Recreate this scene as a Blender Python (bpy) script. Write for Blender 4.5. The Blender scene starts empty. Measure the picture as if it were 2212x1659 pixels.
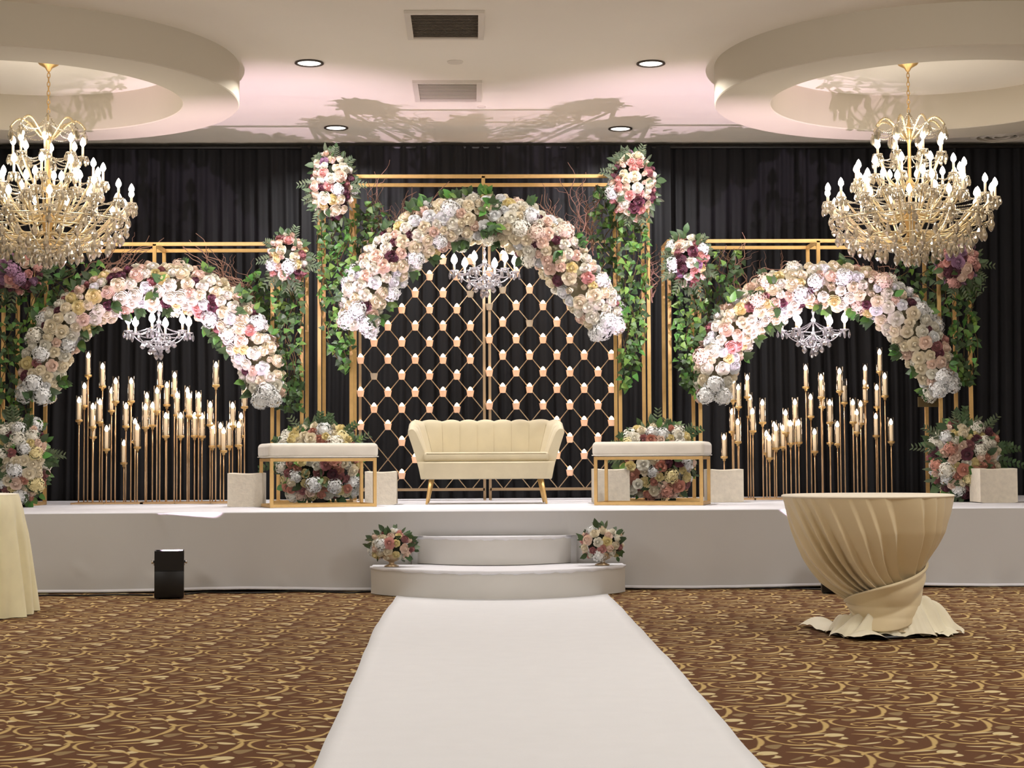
import bpy, bmesh, math, random
from mathutils import Vector, Matrix
import numpy as np

PI = math.pi
C = bpy.context.scene.collection
scene = bpy.context.scene

# ------------------------------------------------------------------ camera
F = 3700.0; CX = 1106.0; CY = 829.5; HC = 0.95
PSI = math.atan(88 / F); TH = math.atan(170 / F); RHO = math.radians(0.3)
fw = Vector((math.sin(PSI) * math.cos(TH), math.cos(PSI) * math.cos(TH), math.sin(TH)))
rt = Vector((math.cos(PSI), -math.sin(PSI), 0)); up = rt.cross(fw)
R2 = rt * math.cos(RHO) - up * math.sin(RHO); U2 = rt * math.sin(RHO) + up * math.cos(RHO)
cam_d = bpy.data.cameras.new('camera'); cam = bpy.data.objects.new('camera', cam_d); C.objects.link(cam)
cam_d.sensor_width = 36; cam_d.lens = F / 2212 * 36; cam_d.clip_end = 100
M = Matrix.Identity(4)
for i in range(3):
    M[i][0] = R2[i]; M[i][1] = U2[i]; M[i][2] = -fw[i]
M[2][3] = HC
cam.matrix_world = M
scene.camera = cam

def ray(px, py): return fw * F + R2 * (px - CX) - U2 * (py - CY)
def at(px, py, Y):
    d = ray(px, py); d = d * (Y / d.y); return Vector((d.x, d.y, d.z + HC))
def atz(px, py, z):
    d = ray(px, py); d = d * ((z - HC) / d.z); return Vector((d.x, d.y, d.z + HC))

# ------------------------------------------------------------------ world, exposure, room lights and added fills
CEIL = 4.19; STZ = 0.595; STY = 12.85; BACK = 17.15
w = bpy.data.worlds.new('world'); scene.world = w; w.use_nodes = True
w.node_tree.nodes['Background'].inputs[0].default_value = (0.5, 0.45, 0.4, 1)
w.node_tree.nodes['Background'].inputs[1].default_value = 0.0
scene.view_settings.view_transform = 'Standard'; scene.view_settings.look = 'None'
scene.view_settings.gamma = 1.0; scene.view_settings.use_curve_mapping = False
scene.view_settings.exposure = 0.0
scene.cycles.max_bounces = 5; scene.cycles.diffuse_bounces = 3; scene.cycles.glossy_bounces = 3
scene.cycles.transmission_bounces = 4; scene.cycles.transparent_max_bounces = 8
scene.cycles.caustics_reflective = False; scene.cycles.caustics_refractive = False
scene.cycles.sample_clamp_indirect = 6.0
scene.cycles.use_denoising = True

def light(kind, name, loc, power, color, size=0.1, target=None, **kw):
    d = bpy.data.lights.new(name, kind); d.energy = power; d.color = color
    if kind == 'AREA': d.shape = kw.get('shape', 'DISK'); d.size = size; d.spread = kw.get('spread', PI)
    elif kind == 'SPOT': d.shadow_soft_size = size; d.spot_size = kw.get('spot', 1.0); d.spot_blend = kw.get('blend', 0.5)
    else: d.shadow_soft_size = size
    o = bpy.data.objects.new(name, d); o.location = loc; C.objects.link(o)
    if target is not None:
        o.rotation_euler = (Vector(target) - Vector(loc)).to_track_quat('-Z', 'Y').to_euler()
    return o
WARM = (1.0, 0.84, 0.66)
DOWN = [(668, 135), (1406, 136), (726, 275), (1340, 277)]
DOWNP = [atz(x, y, CEIL) for x, y in DOWN]
for p in DOWNP:
    light('AREA', 'downlight_and_fill', (p.x, p.y, CEIL - 0.03), 50, (1, 0.97, 0.94), 0.16, (p.x, p.y, 0), spread=2.6)
for yy in (10.9, 8.0, 5.1, 2.2):  # added ceiling lamps out of view, without fixtures, to light the floor
    for xx in (-4.3, -1.35, 1.45, 4.5):
        k = 1.0
        if yy > 10: k = {-4.3: 3.4, 4.5: 3.5}.get(xx, .8)  # outer pair nearest the stage raised to brighten the tables
        light('AREA', 'downlight_and_fill', (xx, yy, CEIL - 0.03), 7 * k, (1, 0.98, 0.965), 0.16, (xx, yy, 0), spread=1.5)
# fill points added out of view to brighten the ceiling and stage front
for xx, yy in ((-3.7, 7.0), (3.8, 7.0), (-3.7, 0.4), (3.8, 0.4)):
    light('POINT', 'hall_fill', (xx, yy, 3.25), (118 if xx < 0 else 170), (1, .98, .955), .45)
# two battery uplight boxes stand on the carpet before the stage and wash the arches and the ceiling in pink
BOX = [(-2.155, 12.30), (2.62, 12.34)]
for (bx, by), tx in zip(BOX, (-1.75, 2.05)):
    light('SPOT', 'pink_wash_beam', (bx, by - .078, .235), 900, (1.0, 0.76, 1.0), .015, (tx, 16.35, 4.19), spot=math.radians(57), blend=.85)

# ------------------------------------------------------------------ materials
def lin(c):
    return tuple((v / 12.92 if v <= 0.04045 else ((v + 0.055) / 1.055) ** 2.4) for v in c)
def rgb(r, g, b): return lin((r / 255, g / 255, b / 255))
def mat(name, col, rough=0.6, metal=0.0, var=0.0, noise=0.0, nscale=20, bump=0.0, bscale=200, trans=0.0, emit=None, estr=0.0,
        sheen=0.0, sss=0.0, hue=0.0, ior=1.45, aniso=None):
    m = bpy.data.materials.new(name); m.use_nodes = True
    nt = m.node_tree; N = nt.nodes; L = nt.links; b = N['Principled BSDF']
    b.inputs['Base Color'].default_value = (*col, 1); b.inputs['Roughness'].default_value = rough
    b.inputs['Metallic'].default_value = metal; b.inputs['Transmission Weight'].default_value = trans
    b.inputs['IOR'].default_value = ior
    if sheen: b.inputs['Sheen Weight'].default_value = sheen
    if emit:
        b.inputs['Emission Color'].default_value = (*emit, 1); b.inputs['Emission Strength'].default_value = estr
    src = None
    if var or hue:
        oi = N.new('ShaderNodeObjectInfo'); hs = N.new('ShaderNodeHueSaturation')
        hs.inputs['Color'].default_value = (*col, 1)
        mr = N.new('ShaderNodeMapRange'); mr.inputs['To Min'].default_value = 1 - var; mr.inputs['To Max'].default_value = 1 + var
        L.new(oi.outputs['Random'], mr.inputs['Value']); L.new(mr.outputs[0], hs.inputs['Value'])
        if hue:
            mu = N.new('ShaderNodeMath'); mu.operation = 'MULTIPLY'; mu.inputs[1].default_value = 7.31
            fr = N.new('ShaderNodeMath'); fr.operation = 'FRACT'
            m2 = N.new('ShaderNodeMapRange'); m2.inputs['To Min'].default_value = .5 - hue; m2.inputs['To Max'].default_value = .5 + hue
            L.new(oi.outputs['Random'], mu.inputs[0]); L.new(mu.outputs[0], fr.inputs[0]); L.new(fr.outputs[0], m2.inputs['Value'])
            L.new(m2.outputs[0], hs.inputs['Hue'])
        src = hs.outputs[0]
    tc = None
    if noise or bump:
        tc = N.new('ShaderNodeTexCoord')
    if noise:
        nz = N.new('ShaderNodeTexNoise'); nz.inputs['Scale'].default_value = nscale; nz.inputs['Detail'].default_value = 4
        L.new(tc.outputs['Object'], nz.inputs['Vector'])
        h2 = N.new('ShaderNodeHueSaturation'); h2.inputs['Color'].default_value = (*col, 1)
        if src: L.new(src, h2.inputs['Color'])
        m3 = N.new('ShaderNodeMapRange'); m3.inputs['From Min'].default_value = .3; m3.inputs['From Max'].default_value = .7
        m3.inputs['To Min'].default_value = 1 - noise; m3.inputs['To Max'].default_value = 1 + noise
        L.new(nz.outputs['Fac'], m3.inputs['Value']); L.new(m3.outputs[0], h2.inputs['Value'])
        src = h2.outputs[0]
    if src: L.new(src, b.inputs['Base Color'])
    if bump:
        nb = N.new('ShaderNodeTexNoise'); nb.inputs['Scale'].default_value = bscale; nb.inputs['Detail'].default_value = 3
        L.new(tc.outputs['Object'], nb.inputs['Vector'])
        bp = N.new('ShaderNodeBump'); bp.inputs['Strength'].default_value = bump; bp.inputs['Distance'].default_value = 0.01
        L.new(nb.outputs['Fac'], bp.inputs['Height']); L.new(bp.outputs[0], b.inputs['Normal'])
    return m

def crystal_mat(name, tint, diff):
    m = bpy.data.materials.new(name); m.use_nodes = True
    nt = m.node_tree; N = nt.nodes; L = nt.links; b = N['Principled BSDF']
    b.inputs['Base Color'].default_value = (*tint, 1); b.inputs['Roughness'].default_value = 0.03
    b.inputs['Transmission Weight'].default_value = 1.0; b.inputs['IOR'].default_value = 1.5
    d = N.new('ShaderNodeBsdfGlossy'); d.inputs['Color'].default_value = (*tint, 1); d.inputs['Roughness'].default_value = 0.18
    d2 = N.new('ShaderNodeBsdfTranslucent'); d2.inputs['Color'].default_value = (*tint, 1)
    a = N.new('ShaderNodeMixShader'); a.inputs[0].default_value = 0.5
    L.new(d.outputs[0], a.inputs[1]); L.new(d2.outputs[0], a.inputs[2])
    x = N.new('ShaderNodeMixShader'); x.inputs[0].default_value = diff
    L.new(b.outputs[0], x.inputs[1]); L.new(a.outputs[0], x.inputs[2])
    L.new(x.outputs[0], N['Material Output'].inputs['Surface'])
    return m

def glass_mat(name, tint=(1, 1, 1)):
    m = bpy.data.materials.new(name); m.use_nodes = True
    nt = m.node_tree; N = nt.nodes; L = nt.links; N.remove(N['Principled BSDF'])
    t = N.new('ShaderNodeBsdfTransparent'); t.inputs['Color'].default_value = (*tint, 1)
    g = N.new('ShaderNodeBsdfGlossy'); g.inputs['Roughness'].default_value = 0.05
    fr = N.new('ShaderNodeFresnel'); fr.inputs['IOR'].default_value = 1.45
    x = N.new('ShaderNodeMixShader'); L.new(fr.outputs[0], x.inputs[0]); L.new(t.outputs[0], x.inputs[1]); L.new(g.outputs[0], x.inputs[2])
    L.new(x.outputs[0], N['Material Output'].inputs['Surface'])
    return m

MT = {}
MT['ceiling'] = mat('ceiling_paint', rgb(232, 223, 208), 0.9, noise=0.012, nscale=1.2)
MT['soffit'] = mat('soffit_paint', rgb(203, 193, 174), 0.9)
MT['wall'] = mat('wall_paint', rgb(206, 195, 178), 0.9)
MT['gold'] = mat('brushed_gold', rgb(222, 184, 122), 0.42, 0.75, noise=0.05, nscale=30)
MT['goldrod'] = mat('brass_rod', rgb(226, 190, 146), 0.3, 0.85)
MT['palegold'] = mat('pale_gold_arm', rgb(244, 222, 176), 0.25, 0.7)
MT['champ'] = mat('champagne_metal', rgb(196, 172, 140), 0.35, 0.75)
MT['chrome'] = mat('polished_metal', rgb(210, 210, 215), 0.12, 1.0)
MT['stagetop'] = mat('white_stage_cloth', rgb(230, 229, 234), 0.7, noise=0.02, nscale=3)
MT['skirt'] = mat('stage_skirt_fabric', rgb(202, 200, 199), 0.75, noise=0.02, nscale=2.0)
MT['stepcloth'] = mat('step_cloth', rgb(216, 213, 208), 0.75, noise=0.02, nscale=5)
MT['ivoryvelvet'] = mat('ivory_velvet', rgb(204, 191, 160), 0.6, sheen=0.3, noise=0.05, nscale=6, bump=0.15, bscale=400)
MT['whitevelvet'] = mat('white_velvet', rgb(228, 220, 206), 0.7, sheen=0.4, noise=0.04, nscale=9, bump=0.1, bscale=300)
MT['stone'] = mat('stone_textured_cover', rgb(228, 218, 200), 0.85, noise=0.07, nscale=26, bump=0.3, bscale=60)
MT['drape'] = mat('black_drape_fabric', rgb(10, 10, 15), 0.8, noise=0.15, nscale=4)
MT['black'] = mat('black_plastic', rgb(16, 15, 16), 0.35)
MT['blackmatte'] = mat('black_rubber', rgb(14, 12, 12), 0.6)
MT['tablecloth'] = mat('shaded_satin', rgb(228, 210, 172), 0.5, sheen=0.3, noise=0.03, nscale=5)  # same satin as the hem, shade of the steep sides put into the colour
MT['tabletop'] = mat('ivory_linen', rgb(236, 226, 206), 0.6)
MT['puddle'] = mat('lit_satin', rgb(240, 232, 206), 0.55, sheen=0.2, noise=0.03, nscale=8)  # same satin as the sides, light from above put into the paler tone
MT['yellowcloth'] = mat('pale_yellow_satin', rgb(252, 244, 204), 0.5, sheen=0.2, noise=0.04, nscale=9)
MT['twig'] = mat('willow_bark', rgb(146, 112, 96), 0.8, var=0.25)
MT['vine'] = mat('vine_stem', rgb(88, 72, 40), 0.8)
MT['ivy'] = mat('ivy_leaf', rgb(88, 128, 56), 0.45, var=0.45, hue=0.03)
MT['ivy2'] = mat('dark_ivy_leaf', rgb(60, 84, 48), 0.5, var=0.4, hue=0.02)
MT['euca'] = mat('eucalyptus_leaf', rgb(82, 96, 68), 0.55, var=0.35, hue=0.03)
MT['wax'] = mat('glowing_ivory_wax', rgb(246, 224, 190), 0.5, emit=(1.0, 0.74, 0.46), estr=0.42)  # glow of flames and bulbs put into the wax as emission
MT['waxoff'] = mat('unlit_ivory_wax', rgb(240, 226, 200), 0.5)
MT['flame'] = mat('flame', rgb(255, 240, 220), 0.5, emit=(1.0, 0.78, 0.58), estr=14.0)
MT['tflame'] = mat('tealight_flame', rgb(255, 240, 220), 0.5, emit=(1.0, 0.72, 0.45), estr=9.0)
MT['votive'] = mat('glowing_votive_cup', rgb(244, 204, 172), 0.5, emit=(1.0, 0.50, 0.28), estr=0.30)  # flame light through the cup put in as faint emission
MT['votiveoff'] = mat('unlit_votive_cup', rgb(196, 186, 166), 0.5)
MT['bulb'] = mat('lit_candle_bulb', rgb(255, 250, 240), 0.3, emit=(1.0, 0.92, 0.80), estr=12.0)
MT['bulbw'] = mat('lit_white_bulb', rgb(255, 250, 240), 0.3, emit=(1.0, 0.92, 0.9), estr=16.0)
MT['lens'] = mat('lit_downlight_lens', rgb(255, 250, 240), 0.3, emit=(1.0, 0.96, 0.9), estr=4.0)
MT['crystal'] = crystal_mat('warm_crystal', rgb(255, 246, 228), 0.5)
MT['crystalw'] = crystal_mat('clear_crystal', rgb(246, 244, 250), 0.5)
MT['tube'] = glass_mat('clear_glass_tube', (0.97, 0.95, 0.93))
MT['grille'] = mat('grey_grille', rgb(150, 138, 124), 0.7)
MT['ventframe'] = mat('white_vent_frame', rgb(212, 202, 188), 0.6)
MT['trimdark'] = mat('dark_lamp_trim', rgb(60, 50, 42), 0.4)
MT['runner'] = mat('white_aisle_cloth', rgb(224, 224, 226), 0.8, noise=0.012, nscale=9, bump=0.06, bscale=120)
MT['foam'] = mat('pale_moss_base', rgb(150, 142, 116), 0.9)
MT['darkmoss'] = mat('dark_moss_base', rgb(44, 48, 34), 0.9)
FCOL = dict(cream=(rgb(242, 230, 204), .05), ivory=(rgb(240, 235, 220), .04), blush=(rgb(240, 214, 196), .05), pink=(rgb(222, 166, 158), .08),
            butter=(rgb(238, 222, 166), .05), mauve=(rgb(168, 110, 110), .15), plum=(rgb(110, 58, 72), .2), white=(rgb(240, 240, 238), .03),
            coral=(rgb(208, 148, 128), .1), lilac=(rgb(170, 130, 160), .12))
for k, (c, v) in FCOL.items(): MT['f_' + k] = mat(k + '_petal', c, 0.75, var=v, sheen=0.15)

def carpet_mat():
    m = bpy.data.materials.new('patterned_carpet'); m.use_nodes = True
    nt = m.node_tree; N = nt.nodes; L = nt.links; b = N['Principled BSDF']
    a = (0.2944, 0.3585); bb = (-0.2944, 0.3585); o = (-1.365, 5.579)
    det = a[0] * bb[1] - a[1] * bb[0]
    inv = ((bb[1] / det, -bb[0] / det), (-a[1] / det, a[0] / det))
    def st(x, y): x -= o[0]; y -= o[1]; return (inv[0][0] * x + inv[0][1] * y, inv[1][0] * x + inv[1][1] * y)
    tc = N.new('ShaderNodeTexCoord'); 
    def vm(op, *ins, out=0):
        n = N.new('ShaderNodeVectorMath'); n.operation = op
        for i, v in enumerate(ins):
            if isinstance(v, (tuple, list)): n.inputs[i].default_value = v
            else: L.new(v, n.inputs[i])
        return n.outputs['Value'] if op in ('DOT_PRODUCT', 'LENGTH') else n.outputs[0]
    def mm(op, *ins, clamp=False):
        n = N.new('ShaderNodeMath'); n.operation = op; n.use_clamp = clamp
        for i, v in enumerate(ins):
            if isinstance(v, (int, float)): n.inputs[i].default_value = v
            else: L.new(v, n.inputs[i])
        return n.outputs[0]
    P0 = vm('SUBTRACT', tc.outputs['Object'], (o[0], o[1], 0))
    s = vm('DOT_PRODUCT', P0, (inv[0][0], inv[0][1], 0)); t = vm('DOT_PRODUCT', P0, (inv[1][0], inv[1][1], 0))
    cx = N.new('ShaderNodeCombineXYZ'); L.new(s, cx.inputs[0]); L.new(t, cx.inputs[1]); ST = cx.outputs[0]
    K = 1 / 5.946
    def g(px, py):
        p = atz(px * K, py * K + 1380, 0); return (p.x, p.y)
    S = [  # start, middle, end (points of one repeat of the weave), half width, tone
        ((1215, 1316), (1080, 1332), (975, 1372), .011, 1), ((1010, 1345), (958, 1398), (1075, 1440), .0085, 1), ((985, 1422), (1200, 1450), (1440, 1442), .012, 1),
        ((1180, 1444), (1440, 1440), (1660, 1495), .010, 1), ((1440, 1392), (1310, 1372), (1200, 1385), .011, 1), ((1240, 1376), (1176, 1400), (1250, 1420), .0065, 1),
        ((1200, 1415), (1280, 1422), (1350, 1400), .009, 1), ((1400, 1402), (1530, 1380), (1655, 1400), .010, 1),
        ((1425, 1425), (1500, 1440), (1590, 1460), .022, 2), ((815, 1360), (1000, 1322), (1200, 1312), .013, 1),
        ((825, 1300), (880, 1312), (895, 1345), .013, 1), ((895, 1340), (740, 1430), (560, 1482), .013, 1),
        ((640, 1462), (300, 1530), (0, 1552), .014, 1), ((565, 1350), (670, 1365), (785, 1372), .022, 2),
        ((415, 1412), (480, 1420), (545, 1405), .034, 3), ((0, 1320), (200, 1328), (385, 1372), .012, 1),
        ((385, 1368), (290, 1435), (70, 1472), .012, 1), ((370, 1370), (460, 1364), (560, 1372), .007, 1),
        ((150, 1370), (250, 1358), (330, 1375), .012, 2), ((130, 1412), (195, 1395), (245, 1415), .011, 1),
        ((1110, 1228), (1300, 1218), (1490, 1200), .013, 2), ((1255, 1248), (1430, 1275), (1640, 1272), .015, 1),
        ((893, 1180), (950, 1235), (1130, 1252), .016, 1), ((1100, 1256), (1190, 1270), (1290, 1285), .016, 3),
        ((825, 1240), (885, 1245), (950, 1248), .030, 2), ((1360, 1318), (1650, 1308), (1920, 1290), .012, 2),
        ((1450, 1352), (1680, 1342), (1890, 1325), .012, 1), ((1235, 1322), (1300, 1330), (1375, 1340), .026, 3),
        ((745, 1500), (840, 1458), (960, 1442), .026, 3), ((980, 1482), (1160, 1490), (1400, 1488), .012, 2),
        ((1170, 1530), (1290, 1508), (1430, 1495), .011, 1), ((1225, 1562), (1400, 1535), (1620, 1505), .016, 3),
        ((1095, 1105), (1150, 1122), (1232, 1128), .042, 2), ((1060, 1172), (1130, 1165), (1190, 1140), .014, 2),
        ((1220, 1192), (1350, 1175), (1480, 1148), .012, 3)]
    tones = {1: None, 2: None, 3: None}
    def inv2(x, y): return
    for p0, p1, p2, wd, tone in S:
        wd *= .86 if wd < .025 else 1.0
        A = g(*p0); Bm = g(*p1); D = g(*p2)
        c = ((A[0] + D[0]) / 2, (A[1] + D[1]) / 2); ch = (D[0] - A[0], D[1] - A[1]); h = math.hypot(*ch) / 2
        e = (ch[0] / (2 * h), ch[1] / (2 * h)); n = (-e[1], e[0])
        q = (Bm[0] - c[0], Bm[1] - c[1]); xm = q[0] * e[0] + q[1] * e[1]; ym = q[0] * n[0] + q[1] * n[1]
        xm = max(-.6 * h, min(.6 * h, xm))
        k = ym / (1 - (xm / h) ** 2)         # bow
        S0 = st(*c)
        d = vm('SUBTRACT', ST, (S0[0], S0[1], 0))
        d = vm('WRAP', d, (.5, .5, .5), (-.5, -.5, -.5))
        ex = (e[0] * a[0] + e[1] * a[1], e[0] * bb[0] + e[1] * bb[1], 0)
        nx = (n[0] * a[0] + n[1] * a[1], n[0] * bb[0] + n[1] * bb[1], 0)
        X = vm('DOT_PRODUCT', d, tuple(v / h for v in ex)); Y = vm('DOT_PRODUCT', d, nx)
        q2 = mm('SUBTRACT', 1.0, mm('MULTIPLY', X, X)); qt = mm('POWER', mm('MAXIMUM', q2, 0.0), 0.62)
        dist = mm('ABSOLUTE', mm('SUBTRACT', Y, mm('MULTIPLY', q2, k)))
        ww = mm('MULTIPLY', qt, wd)
        v = mm('SUBTRACT', ww, dist)
        v = mm('SUBTRACT', v, mm('MAXIMUM', mm('MULTIPLY', q2, -1.0), 0.0))
        tones[tone] = v if tones[tone] is None else mm('MAXIMUM', tones[tone], v)
    base = rgb(96, 65, 44)
    cols = {1: rgb(184, 157, 104), 2: rgb(200, 182, 138), 3: rgb(138, 116, 82)}
    cur = None
    nz = N.new('ShaderNodeTexNoise'); nz.inputs['Scale'].default_value = 1.7; L.new(tc.outputs['Object'], nz.inputs['Vector'])
    for tn in (3, 2, 1):
        mr = N.new('ShaderNodeMapRange'); mr.interpolation_type = 'SMOOTHSTEP'
        mr.inputs['From Min'].default_value = -0.0035; mr.inputs['From Max'].default_value = 0.0045
        L.new(tones[tn], mr.inputs['Value'])
        mx = N.new('ShaderNodeMix'); mx.data_type = 'RGBA'
        L.new(mr.outputs[0], mx.inputs[0])
        if cur is None: mx.inputs[6].default_value = (*base, 1)
        else: L.new(cur, mx.inputs[6])
        mx.inputs[7].default_value = (*cols[tn], 1); cur = mx.outputs[2]
    hs = N.new('ShaderNodeHueSaturation'); L.new(cur, hs.inputs['Color'])
    mr = N.new('ShaderNodeMapRange'); mr.inputs['To Min'].default_value = .92; mr.inputs['To Max'].default_value = 1.08
    n2 = N.new('ShaderNodeTexNoise'); n2.inputs['Scale'].default_value = 220; L.new(tc.outputs['Object'], n2.inputs['Vector'])
    L.new(n2.outputs['Fac'], mr.inputs['Value']); L.new(mr.outputs[0], hs.inputs['Value'])
    L.new(hs.outputs[0], b.inputs['Base Color']); b.inputs['Roughness'].default_value = 0.95
    b.inputs['Specular IOR Level'].default_value = 0.1
    bp = N.new('ShaderNodeBump'); bp.inputs['Strength'].default_value = 0.25; bp.inputs['Distance'].default_value = 0.004
    L.new(n2.outputs['Fac'], bp.inputs['Height']); L.new(bp.outputs[0], b.inputs['Normal'])
    return m
MT['carpet'] = carpet_mat()

# ------------------------------------------------------------------ mesh helpers
def wl(o):
    v = Vector((0, 0, 0))
    while o is not None: v = v + o.location; o = o.parent
    return v
class MB:
    def __init__(s, M=None): s.v = []; s.f = []; s.M = M; s.smooth = True
    def add(s, vs, fs):
        n = len(s.v)
        s.v += [s.M @ Vector(v) for v in vs] if s.M is not None else [Vector(v) for v in vs]
        s.f += [tuple(i + n for i in f) for f in fs]; return s
    def box(s, c, sz, rz=0, ry=0, rx=0):
        R = Matrix.Rotation(rz, 3, 'Z') @ Matrix.Rotation(ry, 3, 'Y') @ Matrix.Rotation(rx, 3, 'X'); c = Vector(c)
        vs = [c + R @ Vector((x * sz[0] / 2, y * sz[1] / 2, z * sz[2] / 2)) for x in (-1, 1) for y in (-1, 1) for z in (-1, 1)]
        return s.add(vs, [(0, 1, 3, 2), (4, 6, 7, 5), (0, 4, 5, 1), (2, 3, 7, 6), (0, 2, 6, 4), (1, 5, 7, 3)])
    def bar(s, a, b, w, d=None):      # square bar between two points
        a = Vector(a); b = Vector(b); d = d or w; t = (b - a).normalized()
        x = t.cross(Vector((0, 1, 0))) if abs(t.y) < .9 else t.cross(Vector((1, 0, 0)))
        x.normalize(); y = t.cross(x)
        vs = [p + x * (i * w / 2) + y * (j * d / 2) for p in (a, b) for i, j in ((-1, -1), (1, -1), (1, 1), (-1, 1))]
        return s.add(vs, [(0, 3, 2, 1), (4, 5, 6, 7), (0, 1, 5, 4), (1, 2, 6, 5), (2, 3, 7, 6), (3, 0, 4, 7)])
    def tube(s, pts, r, n=6, cap=True):
        pts = [Vector(p) for p in pts]; rs = r if isinstance(r, (list, tuple)) else [r] * len(pts)
        prev = None; vs = []
        for i, p in enumerate(pts):
            t = (pts[min(i + 1, len(pts) - 1)] - pts[max(i - 1, 0)]).normalized()
            if prev is None:
                x = t.cross(Vector((0, 0, 1)));
                if x.length < .1: x = t.cross(Vector((1, 0, 0)))
            else: x = prev - t * prev.dot(t)
            x.normalize(); prev = x; y = t.cross(x)
            for k in range(n):
                an = 2 * PI * k / n; vs.append(p + (x * math.cos(an) + y * math.sin(an)) * rs[i])
        fs = [(i * n + k, i * n + (k + 1) % n, (i + 1) * n + (k + 1) % n, (i + 1) * n + k) for i in range(len(pts) - 1) for k in range(n)]
        if cap: fs += [tuple(range(n))[::-1], tuple(range((len(pts) - 1) * n, len(pts) * n))]
        return s.add(vs, fs)
    def lathe(s, prof, c=(0, 0, 0), n=16, axis=None):   # prof: (r, z)
        c = Vector(c); vs = []
        for r, z in prof:
            for k in range(n):
                an = 2 * PI * k / n; vs.append(c + Vector((r * math.cos(an), r * math.sin(an), z)))
        fs = [(i * n + k, i * n + (k + 1) % n, (i + 1) * n + (k + 1) % n, (i + 1) * n + k) for i in range(len(prof) - 1) for k in range(n)]
        if prof[0][0] > 1e-4: fs.append(tuple(range(n))[::-1])
        if prof[-1][0] > 1e-4: fs.append(tuple(range((len(prof) - 1) * n, len(prof) * n)))
        return s.add(vs, fs)
    def grid(s, P, closed_u=False):    # P[i][j]
        nu = len(P); nv = len(P[0]); vs = [p for row in P for p in row]
        fs = [(i * nv + j, i * nv + j + 1, ((i + 1) % nu) * nv + j + 1, ((i + 1) % nu) * nv + j)
              for i in range(nu if closed_u else nu - 1) for j in range(nv - 1)]
        return s.add(vs, fs)
    def rbox(s, c, sz, r, seg=4, fn=None):
        bm = bmesh.new(); bmesh.ops.create_cube(bm, size=1)
        for v in bm.verts: v.co = Vector((v.co.x * sz[0], v.co.y * sz[1], v.co.z * sz[2]))
        if fn: bmesh.ops.subdivide_edges(bm, edges=bm.edges[:], cuts=0)
        bmesh.ops.bevel(bm, geom=bm.edges[:], offset=r, segments=seg, profile=.5, affect='EDGES')
        bm.verts.index_update(); c = Vector(c)
        s.add([c + (fn(v.co.copy()) if fn else v.co) for v in bm.verts], [tuple(v.index for v in f.verts) for f in bm.faces]); bm.free(); return s
    def mesh(s, name, mt, off=Vector((0, 0, 0)), smooth=True):
        me = bpy.data.meshes.new(name); me.from_pydata([tuple(v - off) for v in s.v], [], s.f); me.update()
        if mt is not None: me.materials.append(MT[mt] if isinstance(mt, str) else mt)
        if smooth and s.smooth:
            me.polygons.foreach_set('use_smooth', [True] * len(me.polygons))
        return me
    def build(s, name, mt, parent=None, smooth=False, label=None, kind=None, angle=None):
        off = wl(parent)
        me = s.mesh(name, mt, off, smooth)
        o = bpy.data.objects.new(name, me); C.objects.link(o)
        if smooth and angle: me.set_sharp_from_angle(angle=angle)
        if parent is not None: o.parent = parent
        if label: o['label'] = label
        if kind: o['kind'] = kind
        return o
def tag(o, label, cat, group=None, kind=None):
    o['label'] = label; o['category'] = cat
    if group: o['group'] = group
    if kind: o['kind'] = kind
    return o
def thing(name, label, cat, loc=(0, 0, 0), group=None):
    o = bpy.data.objects.new(name, None); o.location = loc; o.empty_display_size = .1; C.objects.link(o)
    return tag(o, label, cat, group)
def inst(name, me, parent, M, label=None):
    """place a piece with world matrix M under parent (parents are never rotated)"""
    o = bpy.data.objects.new(name, me); C.objects.link(o)
    M = M.copy(); off = wl(parent)
    if parent is not None: o.parent = parent
    M.translation = M.translation - off
    o.matrix_local = M
    if label: o['label'] = label
    return o
def copy_tree(o, parent=None):
    c = o.copy(); C.objects.link(c); c.parent = parent
    for ch in list(o.children): copy_tree(ch, c)
    return c
def orient(p, nrm, scale, spin=0):
    q = Vector(nrm).to_track_quat('Z', 'Y').to_matrix().to_4x4()
    sc = scale if isinstance(scale, (tuple, list)) else (scale,) * 3
    return Matrix.Translation(p) @ q @ Matrix.Rotation(spin, 4, 'Z') @ Matrix.Diagonal((*sc, 1))
def struct(o): o['kind'] = 'structure'; return o
# ------------------------------------------------------------------ the setting
XL, XR, YB = -8.2, 8.8, -3.0
struct(MB().add([(XL, YB, 0), (XR, YB, 0), (XR, BACK + .35, 0), (XL, BACK + .35, 0)], [(0, 1, 2, 3)]).build('floor', 'carpet'))
struct(MB().box(((XL + XR) / 2, (YB + BACK + .35) / 2, CEIL + .1), (XR - XL, BACK + .35 - YB, .2)).build('ceiling', 'ceiling'))
struct(MB().box((XL - .1, (YB + BACK) / 2, CEIL / 2), (.2, BACK - YB + .6, CEIL)).build('wall_left', 'wall'))
struct(MB().box((XR + .1, (YB + BACK) / 2, CEIL / 2), (.2, BACK - YB + .6, CEIL)).build('wall_right', 'wall'))
struct(MB().box(((XL + XR) / 2, YB - .1, CEIL / 2), (XR - XL, .2, CEIL)).build('wall_front', 'wall'))
struct(MB().box(((XL + XR) / 2, BACK + .45, CEIL / 2), (XR - XL, .2, CEIL)).build('wall_back', 'wall'))

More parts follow.
